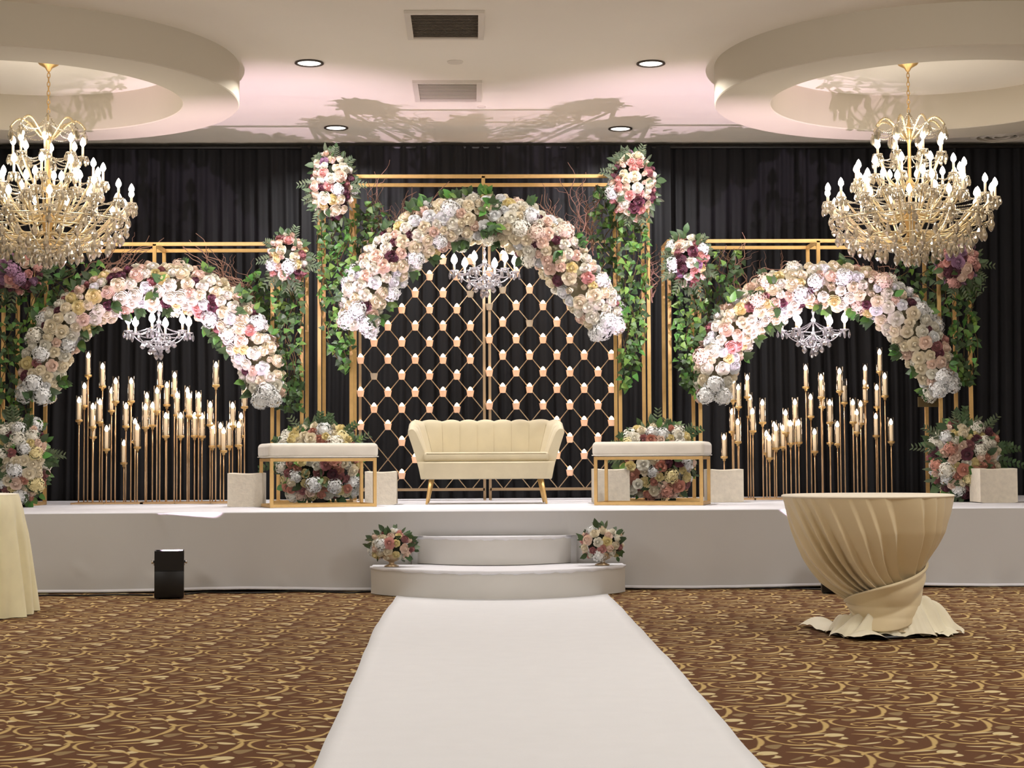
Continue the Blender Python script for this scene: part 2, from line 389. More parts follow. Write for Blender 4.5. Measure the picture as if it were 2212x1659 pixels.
# round soffits hung under the ceiling
RH = 0.315; RINGS = []
for nm, X, Yc, lab in (('ceiling_soffit', -3.655, 13.66, 'wide round ceiling soffit ring above the left crystal chandelier'),
                       ('ceiling_soffit', 3.78, 13.66, 'wide round ceiling soffit ring above the right crystal chandelier')):
    Ro, Ri, n = 1.79, 1.335, 128; P = []
    for k in range(n):
        a = 2 * PI * k / n; c, s = math.cos(a), math.sin(a)
        P.append([(X + r * c, Yc + r * s, z) for r, z in ((Ro, CEIL), (Ro, CEIL - RH + .008), (Ro - .008, CEIL - RH), (Ri + .008, CEIL - RH), (Ri, CEIL - RH + .008), (Ri, CEIL))])
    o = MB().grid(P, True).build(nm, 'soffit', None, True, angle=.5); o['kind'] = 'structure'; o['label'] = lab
    RINGS.append((X, Yc))

# stage
stage = thing('stage', 'long white fabric covered stage platform across the room', 'stage', (0, STY, 0))
random.seed(3)
SX0, SX1 = -6.5, 7.0
MB().rbox(((SX0 + SX1) / 2, (STY + BACK) / 2, STZ - .02), (SX1 - SX0, BACK - STY + .03, .04), .014, 3).build('deck', 'stagetop', stage, True, angle=.9)
n = 700; P = []
creases = [(atz(355, 1105, STZ).x, .02, .5), (atz(1205, 1097, STZ).x, .012, .25), (atz(1400, 1097, STZ).x, .012, .25), (atz(760, 1100, STZ).x, .008, .2)]
def skirt_d(x, t):   # t 0 top 1 bottom
    d = .006 * math.sin(x * 2.1) * t + .012 * t * t
    d += .010 * t ** 3 * math.sin(x * 5.3 + 1) + .008 * t ** 6 * math.sin(x * 17 + math.sin(x * 3) * 2)
    for cx, amp, sl in creases:
        u = (x - cx) - sl * t * .6
        d += amp * math.exp(-(u / .02) ** 2) * math.exp(-t * 6)
    for cx, tt, amp in ((-2.9, .72, .012), (-2.35, .88, .016), (-2.0, .8, .012), (2.9, .8, .006), (-1.4, .93, .014), (3.6, .85, .005)):
        u = (x - cx) - (t - tt) * .8
        d += amp * math.exp(-(u / .035) ** 2) * math.exp(-((t - tt) / .09) ** 2)
    return d
for i in range(n + 1):
    x = SX0 + (SX1 - SX0) * i / n
    P.append([(x, STY - .016 - skirt_d(x, j / 14), STZ - .008 - (STZ - .030 - .008 * math.sin(x * 2.7)) * (j / 14)) for j in range(15)])
MB().grid(P).build('skirt', 'skirt', stage, True, label='grey-white stretched stage skirt')
# white hem strip along the skirt bottom
P = []
for i in range(n + 1):
    x = SX0 + (SX1 - SX0) * i / n; d = skirt_d(x, 1) + .016; z = .030 + .008 * math.sin(x * 2.7)
    P.append([(x, STY - d - .002, z + .004), (x, STY - d - .012, z - .004), (x, STY - d - .016, z - .016), (x, STY - d + .02, z - .022)])
MB().grid(P).build('hem', 'stagetop', stage, True)
MB().box(((SX0 + SX1) / 2, STY + 1.0, .28), (SX1 - SX0 - .2, .1, .5)).build('frame', 'blackmatte', stage)

# ceiling fittings
def quad(pts, z): return [atz(x, y, z) for x, y in pts]
def vent(px, label, grille):
    c = [atz(x, y, CEIL) for x, y in px]; x0 = (c[0].x + c[3].x) / 2; x1 = (c[1].x + c[2].x) / 2; y1 = (c[0].y + c[1].y) / 2; y0 = (c[2].y + c[3].y) / 2
    t = thing('ceiling_vent', label, 'vent', ((x0 + x1) / 2, (y0 + y1) / 2, CEIL))
    cx, cy, W, D = (x0 + x1) / 2, (y0 + y1) / 2, abs(x1 - x0), abs(y1 - y0); b = .045
    m = MB()
    for sx in (-1, 1): m.box((cx + sx * (W / 2 - b / 2), cy, CEIL - .012), (b, D, .024))
    for sy in (-1, 1): m.box((cx, cy + sy * (D / 2 - b / 2), CEIL - .012), (W - 2 * b, b, .024))
    m.build('frame', 'ventframe', t)
    MB().box((cx, cy, CEIL - .004), (W - 2 * b, D - 2 * b, .006)).build('backing', grille, t)
    ns = 16
    for i in range(ns):
        yy = cy - (D / 2 - b) + (D - 2 * b) * (i + .5) / ns
        MB().box((cx, yy, CEIL - .013), (W - 2 * b, .022, .003), rx=.5 if grille == 'grille' else .12).build('slat', grille, t)
MT['grille2'] = mat('pale_grille', rgb(204, 194, 178), 0.7)
vent([(874, 22), (1049, 22), (1043, 80), (880, 80)], 'large rectangular ceiling air vent nearest the camera, white frame with dark grille', 'grille')
vent([(892, 173), (1042, 173), (1039, 215), (896, 215)], 'pale rectangular ceiling air vent between the four downlights', 'grille2')
for (px, py, r, lab) in ((983, 133, .065, 'flat round ceiling disc between the two air vents'), (1040, 230, .038, 'small round ceiling sprinkler cover behind the pale vent')):
    p = atz(px, py, CEIL)
    tag(MB().lathe([(r, 0), (r, -.006), (r * .9, -.012), (0, -.013)], (p.x, p.y, CEIL), 28).build('ceiling_disc', 'ventframe', None, True, angle=.6), lab, 'ceiling cover')
labs = ['round recessed downlight, front left, beside the left soffit ring', 'round recessed downlight, front right, beside the right soffit ring',
        'round recessed downlight near the drape above the left floral corner of the centre frame', 'round recessed downlight near the drape above the right floral corner of the centre frame']
for p, lab in zip(DOWNP, labs):
    t = thing('recessed_downlight', lab, 'downlight', (p.x, p.y, CEIL))
    MB().lathe([(.115, 0), (.118, -.010), (.110, -.014), (.098, -.012), (.096, -.003), (.1149, -.001)], (p.x, p.y, CEIL), 32).build('trim', 'trimdark', t, True)
    MB().lathe([(.094, -.002), (.09, -.006), (0, -.008)], (p.x, p.y, CEIL), 32).build('lens', 'lens', t, True)
p = atz(2163, 290, CEIL)
t = thing('round_air_diffuser', 'round white ceiling air diffuser beside the right soffit ring', 'vent', (p.x, p.y, CEIL))
for r in (.30, .215, .13):
    MB().lathe([(r, 0), (r, -.012), (r - .045, -.035), (r - .062, -.03), (r - .05, -.006)], (p.x, p.y, CEIL), 40).build('cone', 'ceiling', t, True, angle=.6)
MB().lathe([(.05, 0), (.05, -.02), (0, -.03)], (p.x, p.y, CEIL), 20).build('hub', 'ceiling', t, True)

# pleated black drapes behind the stage
def drape(x0, x1, seed, label, y0, dip=()):
    random.seed(seed); ph = [random.uniform(0, 6) for _ in range(6)]
    n = int((x1 - x0) / .014); P = []
    ztop = CEIL - .045
    for i in range(n + 1):
        x = x0 + (x1 - x0) * i / n; row = []
        for j in range(13):
            t = j / 12; u = x + .02 * math.sin(3 * t + x * 2)
            a = .014 + .010 * t
            d = a * math.sin(u * 46 + 2.2 * math.sin(u * 3.1 + ph[0])) + .5 * a * math.sin(u * 83 + ph[1] + 2 * math.sin(u * 5 + ph[2]))
            d += .016 * math.sin(u * 8 + ph[3])
            zz = STZ + .004 + (ztop - STZ) * (1 - t) if x > SX0 and x < SX1 else .02 + (ztop) * (1 - t)
            row.append((x, y0 + d, zz))
        P.append(row)
    o = MB().grid(P).build('drape', 'drape', None, True); tag(o, label, 'curtain')
xa = at(660, 300, BACK).x; xb = at(1440, 300, BACK).x
drape(-7.9, xa + .04, 1, 'pleated black drape behind the left floral arch', BACK + .07)
drape(xa - .04, xb + .04, 2, 'pleated black drape behind the centre candle lattice', BACK + .02)
drape(xb - .04, 8.6, 3, 'pleated black drape behind the right floral arch', BACK + .07)
rod = MB().tube([(-8, BACK + .05, CEIL - .05), (8.7, BACK + .05, CEIL - .05)], .02, 8).build('drape_rail', 'black'); tag(rod, 'long dark rail carrying the black drapes under the ceiling', 'rail')

# runner
lx = [(5.0, -.50), (5.42, -.494), (7.0, -.50), (8.3, -.50), (9.5, -.53), (10.6, -.56), (11.5, -.57), (12.25, -.54)]
n = 120; P = []
def interp(tab, y):
    for (a, b), (c, d) in zip(tab, tab[1:]):
        if y <= c: return b + (d - b) * (y - a) / (c - a)
    return tab[-1][1]
lx = [(1.0, -.50)] + [(atz(x, y, 0).y, atz(x, y, 0).x) for x, y in ((680, 1659), (737, 1530), (776, 1440), (808, 1360), (838, 1315), (858, 1290))]
rx = [(1.0, .9)] + [(atz(x, y, 0).y, atz(x, y, 0).x) for x, y in ((1646, 1659), (1548, 1545), (1460, 1442), (1390, 1368), (1345, 1318), (1312, 1285))]
lx.append((14, lx[-1][1])); rx.append((14, rx[-1][1]))
for i in range(n + 1):
    y = 1.0 + (12.28 - 1.0) * i / n; a = sum(interp(lx, y + e) for e in (-.5, -.25, 0, .25, .5)) / 5 + .002 * math.sin(y * 5); b = sum(interp(rx, y + e) for e in (-.5, -.25, 0, .25, .5)) / 5 + .002 * math.sin(y * 4 + 1); row = [(a, y, .0005)]
    for j in range(25):
        u = j / 24; row.append((a + (b - a) * u, y, .006 + .0012 * math.sin(y * 9 + u * 3) + (.004 if j in (0, 24) else 0)))
    row.append((b, y, .0005)); P.append(row)
tag(MB().grid(P).build('aisle_runner', 'runner', None, True), 'long white cloth aisle runner leading to the stage steps', 'runner')

# curved steps
def dshape(x0, x1, yb, yside, yfront, n=48, rc=.05):
    pts = [(x0, yb), (x0, yside + rc)]
    cx = (x0 + x1) / 2; hw = (x1 - x0) / 2
    for k in range(n + 1):
        u = -1 + 2 * k / n
        yy = yfront + (yside - yfront) * abs(u) ** 2.0
        xx = cx + u * hw
        e = max(0, abs(u) - (1 - rc / hw)) / (rc / hw); yy += rc * (1 - math.sqrt(max(0, 1 - e * e)))
        pts.append((xx, yy))
    pts += [(x1, yside + rc), (x1, yb)]
    return pts
def step(px0, px1, z0, z1, yfc, ys, label):
    x0 = atz(px0[0], px0[1], z0).x; x1 = atz(px1[0], px1[1], z0).x
    t = thing('stage_step', label, 'step', ((x0 + x1) / 2, STY - .3, z0))
    pts = dshape(x0, x1, STY - .062, ys, yfc); nn = len(pts); vs = []; 
    prof = ((0, z0 + .004), (.002, z0 + .06), (.0, z1 - .05), (0, z1 - .006), (.008, z1))
    cx = (x0 + x1) / 2; cy = STY - .3
    def ins(p, d): 
        v = Vector((cx - p[0], cy - p[1])); v.normalize(); return (p[0] + v.x * d, p[1] + v.y * d)
    for d, z in prof: vs += [(*ins(p, d), z) for p in pts]
    fs = [(j * nn + i, j * nn + i + 1, (j + 1) * nn + i + 1, (j + 1) * nn + i) for j in range(len(prof) - 1) for i in range(nn - 1)]
    m = MB().add(vs, fs); m.build('riser', 'stepcloth', t, True, angle=.7)
    MB().add([(*ins(p, .006), z1) for p in pts], [tuple(range(nn))]).build('tread', 'stagetop', t)
    tb = MB(); Pq = []
    for i, p in enumerate(pts[1:-1]):
        wv = .004 * math.sin(i * 1.3) + .003 * math.sin(i * 3.1)
        Pq.append([(*ins(p, .012), z1 + .002), (*ins(p, -.006), z1 + .001), (*ins(p, -.008), z1 - .016 + wv), (*ins(p, -.003), z1 - .022 + wv)])
    tb.grid(Pq).build('folded_edge', 'stagetop', t, True)
step((807, 1275), (1344, 1273), 0, .200, atz(1075, 1297, 0).y, atz(1075, 1297, 0).y + .64, 'lower wide curved white stage step')
step((893, 1215), (1243, 1213), .200, .408, atz(1075, 1222, .2).y, atz(1075, 1222, .2).y + .33, 'upper narrow curved white stage step')
# ------------------------------------------------------------------ gold frames
TW = .030
YF, YK = 15.0, 15.47      # front and back planes of the box frames
def xz(px, py, Y): p = at(px, py, Y); return p.x, p.z
def gold_frame(xs, ytop, label, cpost):
    """xs: front-plane pixel x (at y=1000) of outer left, inner left, inner right, outer right posts"""
    X = [at(x, 1000, YF).x for x in xs]; zt = at(1045, ytop, YF).z
    t = thing('gold_backdrop_frame', label, 'frame', ((X[0] + X[3]) / 2, YF, STZ))
    zb = STZ + TW / 2 + .001
    for i, x in enumerate(X):
        for y in (YF, YK):
            MB().bar((x, y, STZ + .002), (x, y, zt), TW).build('post', 'gold', t)
    for a, b in ((X[0], X[1]), (X[2], X[3])):
        for y in (YF, YK): MB().bar((a, y, zb), (b, y, zb), TW * .98).build('base_bar', 'gold', t)
        for x in (a, b): MB().bar((x, YF, zb), (x, YK, zb), TW * .96).build('base_bar', 'gold', t)
    for y in (YF, YK): MB().bar((X[0] - TW / 2, y, zt), (X[3] + TW / 2, y, zt), TW).build('top_bar', 'gold', t)
    for x in X: MB().bar((x, YF, zt), (x, YK, zt), TW * .98).build('cross_bar', 'gold', t)
    xc = at(cpost, ytop, YF).x
    MB().bar((xc, YF, zt), (xc, YK, zt), TW * .98).build('cross_bar', 'gold', t)
    for y in (YF, YK): MB().bar((xc, y, zt), (xc, y, zt - .42), TW).build('centre_post', 'gold', t)
    return X, zt
FC = gold_frame((690, 759, 1341, 1404), 381, 'tall central gold box frame backdrop around the candle lattice', 1044)
FL = gold_frame((5, 68, 588, 652), 526, 'gold box frame backdrop left of the centre frame', 334)
FR = gold_frame((1449, 1514, 2034, 2100), 522, 'gold box frame backdrop right of the centre frame', 1767)

# ------------------------------------------------------------------ flower meshes
def petal(mb, phi, R, h0, h1, wd, curl, nu=5, nv=4, r0=.05, close=0.0):
    """one petal; close > 0 folds the tip back over the heart"""
    P = []
    for i in range(nu):
        u = -1 + 2 * i / (nu - 1); row = []
        for j in range(nv):
            v = j / (nv - 1)
            r = r0 + (R - r0) * math.sin(v * PI / 2 * (1 + close)) ** .9
            z = h0 + (h1 - h0) * (v ** .8)
            ww = wd * (1 - .35 * v ** 3 * abs(u)); a = phi + u * ww
            if j == nv - 1: r += curl; z -= curl * .9 + .08 * u * u * (1 if R > .5 else .4)
            r *= (1 - .10 * u * u)
            row.append((r * math.cos(a), r * math.sin(a), z))
        P.append(row)
    mb.grid(P)
def rose_mesh(name, mt, seed, openness=1.0):
    random.seed(seed); m = MB()
    for n, R, h0, h1, wd, curl, cl in ((5, 1.0, -.45, .14, .80, .07, 0), (5, .86, -.35, .36, .82, .06, 0), (4, .68, -.2, .56, .98, .05, 0), (4, .52, -.1, .72, 1.0, .04, .15), (3, .37, 0, .84, 1.3, .0, .3), (3, .22, .2, .90, 1.3, .0, .4)):
        p0 = random.uniform(0, 6)
        for k in range(n): petal(m, p0 + 2 * PI * k / n + random.uniform(-.1, .1), R * (1 if R < .5 else openness) * random.uniform(.95, 1.05), h0, h1 + random.uniform(-.03, .03), wd, curl, close=cl)
    m.lathe([(0, -.5), (.35, -.45), (.62, -.2), (.5, .1), (.36, .40), (.20, .66), (.10, .82), (0, .84)], n=10)
    return m.mesh(name, mt)
def bud_mesh(name, mt, seed):
    random.seed(seed); m = MB()
    for n, R, h0, h1, wd in ((4, .62, -.4, .75, 1.0), (3, .42, -.2, .95, 1.2), (3, .2, 0, 1.0, 1.2)):
        p0 = random.uniform(0, 6)
        for k in range(n): petal(m, p0 + 2 * PI * k / n, R, h0, h1, wd, -.06)
    m.lathe([(0, -.6), (.4, -.4), (.5, 0), (.3, .5), (0, .6)], n=8)
    return m.mesh(name, mt)
def hydrangea_mesh(name, mt, seed, nfl=58):
    random.seed(seed); m = MB()
    for i in range(nfl):
        z = 1 - 1.35 * (i + .5) / nfl; r = math.sqrt(max(0, 1 - z * z)); a = i * 2.39996
        nrm = Vector((r * math.cos(a), r * math.sin(a), z)); p = nrm * random.uniform(.74, 1.02)
        Q = nrm.to_track_quat('Z', 'Y').to_matrix() @ Matrix.Rotation(random.uniform(0, 6), 3, 'Z') @ Matrix.Rotation(random.uniform(-.7, .7), 3, 'X')
        s = random.uniform(.19, .25)
        for k in range(4):
            c, d = math.cos(k * PI / 2), math.sin(k * PI / 2); c2, d2 = math.cos(k * PI / 2 + .6), math.sin(k * PI / 2 + .6); c3, d3 = math.cos(k * PI / 2 - .6), math.sin(k * PI / 2 - .6)
            m.add([p + Q @ Vector(v) for v in ((0, 0, 0), (c3 * s * .8, d3 * s * .8, .05), (c * s * 1.1, d * s * 1.1, .0), (c2 * s * .8, d2 * s * .8, .05))], [(0, 1, 2, 3)])
    m.lathe([(0, -.6), (.45, -.5), (.62, -.1), (.58, .25), (.38, .5), (0, .6)], n=10)
    return m.mesh(name, mt)
def leaf_mesh(name, mt, L=1.0, W=.5, shape='oval'):
    m = MB(); P = []
    prof = {'oval': ((0, .05), (.18, .7), (.42, 1.0), (.7, .75), (1, .03)), 'long': ((0, .1), (.2, .8), (.5, 1), (.8, .55), (1, .02)),
            'ivy': ((0, .35), (.12, 1.0), (.35, .8), (.6, .55), (1, .02))}[shape]
    for v, ww in prof:
        P.append([(-W * ww / 2, L * v - (.08 if shape == 'ivy' and v == .12 else 0), .10 * ww * W - .25 * v * v * L), (0, L * v, -.25 * v * v * L), (W * ww / 2, L * v, .10 * ww * W - .25 * v * v * L)])
    m.grid(P); return m.mesh(name, mt)
ROSE = {}; HYD = {}; BUD = {}
for k in FCOL:
    ROSE[k] = [rose_mesh('rose_' + k, 'f_' + k, i * 7 + 1, (1.0, .86)[i]) for i in range(2)]
    BUD[k] = bud_mesh('bud_' + k, 'f_' + k, 5)
for k in ('white', 'ivory', 'butter', 'blush', 'coral', 'lilac', 'pink'): HYD[k] = [hydrangea_mesh('hydrangea_' + k, 'f_' + k, 3)]
LEAF = dict(ivy=leaf_mesh('ivy_leaf', 'ivy', 1, .85, 'ivy'), ivy2=leaf_mesh('dark_ivy_leaf', 'ivy2', 1, .85, 'ivy'), oval=leaf_mesh('oval_leaf', 'ivy2', 1, .6),
            euca=leaf_mesh('eucalyptus_leaf', 'euca', 1, .34, 'long'), green=leaf_mesh('green_leaf', 'ivy', 1, .6))

def pick(pal):
    r = random.random() * sum(w for _, w in pal); 
    for k, w_ in pal:
        r -= w_
        if r <= 0: return k
    return pal[-1][0]
def put_flower(parent, p, nrm, r, col):
    """col like 'rose:cream'"""
    kind, c = col.split(':')
    if kind == 'rose': inst('rose', random.choice(ROSE[c]), parent, orient(p, nrm, (r, r, r * .9), random.uniform(0, 6)))
    elif kind == 'bud': inst('rosebud', BUD[c], parent, orient(p, nrm, r * .8, random.uniform(0, 6)))
    else: inst('hydrangea', HYD[c][0], parent, orient(p, nrm, r, random.uniform(0, 6)))
def put_leaf(parent, p, d, nrm, L, kind):
    d = Vector(d).normalized(); n_ = Vector(nrm); n_ = (n_ - d * n_.dot(d))
    if n_.length < .05: n_ = d.orthogonal()
    n_.normalize(); x = d.cross(n_)
    M = Matrix.Identity(4)
    for i in range(3): M[i][0] = x[i] * L; M[i][1] = d[i] * L; M[i][2] = n_[i] * L; M[i][3] = p[i]
    inst('leaf', LEAF[kind], parent, M)

ARCHPAL = [('rose:cream', 34), ('rose:ivory', 34), ('rose:blush', 15), ('rose:butter', 6), ('rose:white', 12), ('hyd:white', 7), ('hyd:ivory', 5), ('hyd:blush', 2.5),
           ('rose:mauve', 2.0), ('rose:plum', 3.2), ('rose:pink', 1.6), ('bud:cream', 5)]
def arch(cl, label, seed, Y=14.82):
    random.seed(seed)
    # centre line in metres on plane Y
    pts = [at(x, y, Y) for x, y, h in cl]; hw = [h * Y / F for x, y, h in cl]
    # resample with Catmull-Rom
    S = []
    for i in range(len(pts) - 1):
        p0, p1, p2, p3 = pts[max(i - 1, 0)], pts[i], pts[i + 1], pts[min(i + 2, len(pts) - 1)]
        for k in range(6):
            u = k / 6
            q = .5 * ((2 * p1) + (p2 - p0) * u + (2 * p0 - 5 * p1 + 4 * p2 - p3) * u * u + (3 * p1 - p0 - 3 * p2 + p3) * u ** 3)
            S.append((q, hw[i] + (hw[i + 1] - hw[i]) * u))
    S.append((pts[-1], hw[-1]))
    mid = S[len(S) // 2][0]
    t = thing('floral_arch', label, 'flower arch', (mid.x, Y + .1, S[0][0].z))
    # board/mossy core
    P = []
    for i, (p, h) in enumerate(S):
        tg = (S[min(i + 1, len(S) - 1)][0] - S[max(i - 1, 0)][0]).normalized(); nn = Vector((-tg.z, 0, tg.x))
        row = []
        for k in range(9):
            an = PI * k / 8; row.append(p + nn * (math.cos(an) * (h - .045)) + Vector((0, .10 - math.sin(an) * .13, 0)))
        row.append(row[0]); P.append(row)
    MB().grid(P).build('moss_base', 'foam', t, True)
    # flowers by rejection so that neighbours touch but do not coincide
    L = [0]
    for i in range(1, len(S)): L.append(L[-1] + (S[i][0] - S[i - 1][0]).length)
    placed = []; tries = 0; N = 0
    for i0 in (1, 3, len(S) - 4, len(S) - 2):      # white hydrangeas weigh down both feet
        p, h = S[i0]; tg = (S[min(i0 + 1, len(S) - 1)][0] - S[i0 - 1][0]).normalized(); nn = Vector((-tg.z, 0, tg.x))
        for an in ((.9, 2.2) if i0 in (1, len(S) - 2) else (1.5,)):
            ro = h - .03; q = p + nn * (math.cos(an) * ro) + Vector((0, .08 - math.sin(an) * .19, 0)); placed.append((q, .085)); N += 1
            put_flower(t, q, nn * math.cos(an) + Vector((0, -1, -.2)), .085, 'hyd:white')
    while tries < 9000 and N < 292:
        tries += 1
        s = random.uniform(0, L[-1]); i = max(j for j in range(len(L)) if L[j] <= s); i = min(i, len(S) - 2)
        u = (s - L[i]) / max(1e-6, L[i + 1] - L[i]); p = S[i][0].lerp(S[i + 1][0], u); h = S[i][1] * (1 - u) + S[i + 1][1] * u
        tg = (S[i + 1][0] - S[i][0]).normalized(); nn = Vector((-tg.z, 0, tg.x))
        an = random.uniform(-.12, PI + .12)
        col = pick(ARCHPAL)
        r = random.uniform(.056, .074) if col[:3] != 'hyd' else random.uniform(.076, .092)
        if 'plum' in col or 'mauve' in col: r *= .82
        if col.startswith('rose') and tries > 3000: r *= .8
        ro = h - .02 + random.uniform(-.02, .012)
        q = p + nn * (math.cos(an) * ro) + Vector((0, .08 - math.sin(an) * .19, 0))
        if any((q - a).length < (r + b) * .64 for a, b in placed): continue
        placed.append((q, r)); N += 1
        nrm = nn * math.cos(an) * .9 + Vector((0, -math.sin(an) - .35, 0)) + Vector([random.uniform(-.25, .25) for _ in range(3)])
        put_flower(t, q, nrm, r, col)
    for k in range(34):   # leaf tufts
        s = random.uniform(0, L[-1]); i = min(max(j for j in range(len(L)) if L[j] <= s), len(S) - 2); p = S[i][0]; h = S[i][1]
        tg = (S[i + 1][0] - S[i][0]).normalized(); nn = Vector((-tg.z, 0, tg.x)); an = random.choice((random.uniform(0, .6), random.uniform(0, PI), random.uniform(PI - .5, PI)))
        q = p + nn * (math.cos(an) * (h + .01)) + Vector((0, .06 - math.sin(an) * .2, 0))
        for e in range(5):
            put_leaf(t, q, nn * math.cos(an) * 1.2 + Vector([random.uniform(-1, 1) for _ in range(3)]), (0, -1, .3), random.uniform(.07, .11), random.choice(('oval', 'ivy2', 'green')))
    return S
AC = [(768, 706, 38), (792, 632, 50), (845, 556, 54), (915, 500, 54), (985, 476, 50), (1048, 470, 52), (1120, 487, 52), (1195, 537, 54), (1250, 605, 52), (1295, 670, 48), (1316, 715, 30)]
AL = [(76, 862, 36), (90, 790, 48), (120, 722, 50), (180, 668, 50), (255, 630, 48), (338, 618, 48), (425, 632, 48), (492, 678, 50), (540, 745, 50), (570, 815, 44), (578, 868, 26)]
AR = [(1540, 862, 34), (1548, 795, 46), (1575, 728, 50), (1630, 668, 50), (1700, 630, 48), (1775, 615, 48), (1855, 624, 48), (1928, 662, 50), (1982, 722, 52), (2016, 785, 46), (2038, 842, 28)]
arch(AC, 'large cream and blush rose arch on the central gold frame', 11)
arch(AL, 'cream and blush rose arch on the left gold frame', 12)
arch(AR, 'cream and blush rose arch on the right gold frame', 13)
# lattice board under the right arch foot
p = at(2005, 868, 14.98); tag(MB().box((p.x, p.y, p.z), (.18, .02, .09)).build('mounting_board', 'vine'), 'small brown board under the right foot of the right floral arch', 'board')

def bouquet(c, rx, rz, ry, n, label, name, pal, seed, leaves=60, fr=(.045, .062), leafkinds=('euca', 'oval'), lower=-1.0, moss='darkmoss', leaflen=(.055, .10), base=None, extra=None, boxy=0):
    random.seed(seed); c = Vector(c)
    t = thing(name, label, 'flowers', (c.x, c.y, c.z - rz if base is None else base))
    if extra: extra(t)
    m = MB(); P = []
    for i in range(9):
        a = PI * i / 8; z = max(lower * .9, math.cos(a)); P.append((max(1e-5, math.sqrt(max(0, 1 - z * z))) * .72, z * .72))
    mm_ = MB(Matrix.Translation(c) @ Matrix.Diagonal((rx, ry, rz, 1))); mm_.lathe(P, n=12); mm_.build('moss_base', moss, t, True)
    placed = []; tries = 0
    while len(placed) < n and tries < 4000:
        tries += 1
        v = Vector([random.gauss(0, 1) for _ in range(3)]).normalized()
        if v.y > .35 or v.z < lower: continue
        col = pick(pal); r = random.uniform(*fr) * (1.3 if col[:3] == 'hyd' else 1)
        k = random.uniform(.82, 1.0); e = (1 / max(abs(v.x), abs(v.z), .35)) ** boxy; q = c + Vector((v.x * e * rx * k, v.y * ry * k, v.z * e * rz * k))
        if any((q - a).length < (r + b) * .60 for a, b in placed): continue
        placed.append((q, r)); nrm = Vector((v.x / rx, v.y / ry - 1.0, v.z / rz)) + Vector([random.uniform(-.8, .8) for _ in range(3)])
        put_flower(t, q, nrm, r, col)
    for k in range(leaves):
        v = Vector([random.gauss(0, 1) for _ in range(3)]).normalized()
        if v.y > .6 or v.z < lower: continue
        if v.y < -.45 and random.random() < (.75 if not boxy else .45): continue
        kk = random.uniform(.85, 1.12) if v.y > -.45 else .92; q = c + Vector((v.x * rx * kk, v.y * ry * kk, v.z * rz * kk))
        d = Vector((v.x, v.y * .4, v.z)) + Vector([random.uniform(-.5, .5) for _ in range(3)])
        put_leaf(t, q, d, (random.uniform(-.5, .5), -1, random.uniform(-.3, .6)), random.uniform(*leaflen), random.choice(leafkinds))
    return t
def sprig(t, p, d, L, kind, n=8, ll=.08):
    """a stem with leaves in pairs, part of t"""
    p = Vector(p); d = Vector(d).normalized(); side = d.cross(Vector((0, 1, 0))).normalized()
    for k in range(n):
        u = (k + 1) / n; q = p + d * (L * u) + Vector((0, -.02, -.15 * L * u * u))
        for s_ in (-1, 1): put_leaf(t, q, d * .8 + side * s_ * .9, (random.uniform(-.3, .3), -1, .2), ll * (1.15 - .5 * u), kind)
CPAL = [('rose:cream', 14), ('rose:ivory', 12), ('rose:pink', 12), ('rose:blush', 14), ('rose:mauve', 9), ('rose:plum', 10), ('hyd:white', 8), ('rose:butter', 5), ('bud:blush', 6), ('rose:lilac', 3)]
BX = 14.80
for px, py, rx, rz, lab, sd in ((716, 402, 44, 72, 'tall pink and cream flower cluster on the upper left corner of the centre frame', 21),
                                (1366, 402, 48, 72, 'tall pink and cream flower cluster on the upper right corner of the centre frame', 22),
                                (622, 560, 38, 52, 'mauve and cream flower cluster on the right corner of the left frame', 23),
                                (1487, 562, 38, 54, 'pink and cream flower cluster on the left corner of the right frame', 24),
                                (38, 590, 50, 40, 'lilac-pink flower cluster on the left corner of the left frame behind the chandelier', 25),
                                (2068, 572, 42, 48, 'plum and lilac flower cluster on the right corner of the right frame', 26)):
    pal = CPAL if sd < 25 else [('rose:lilac', 14), ('rose:pink', 16), ('rose:plum', 8), ('rose:blush', 12), ('hyd:lilac', 6), ('hyd:pink', 6)]
    c = at(px, py, BX); s = BX / F
    t = bouquet(c, rx * s, rz * s, .17, 90 if rz > 60 else 70, lab, 'corner_flower_cluster', pal, sd, 110, (.044, .060))
    for k in range(10):
        a = random.uniform(0, 2 * PI); d = Vector((math.cos(a), -.2, math.sin(a)))
        sprig(t, c + Vector((d.x * rx * s * .8, -.02, d.z * rz * s * .8)), d, random.uniform(.08, .16), 'euca', 5, .06)

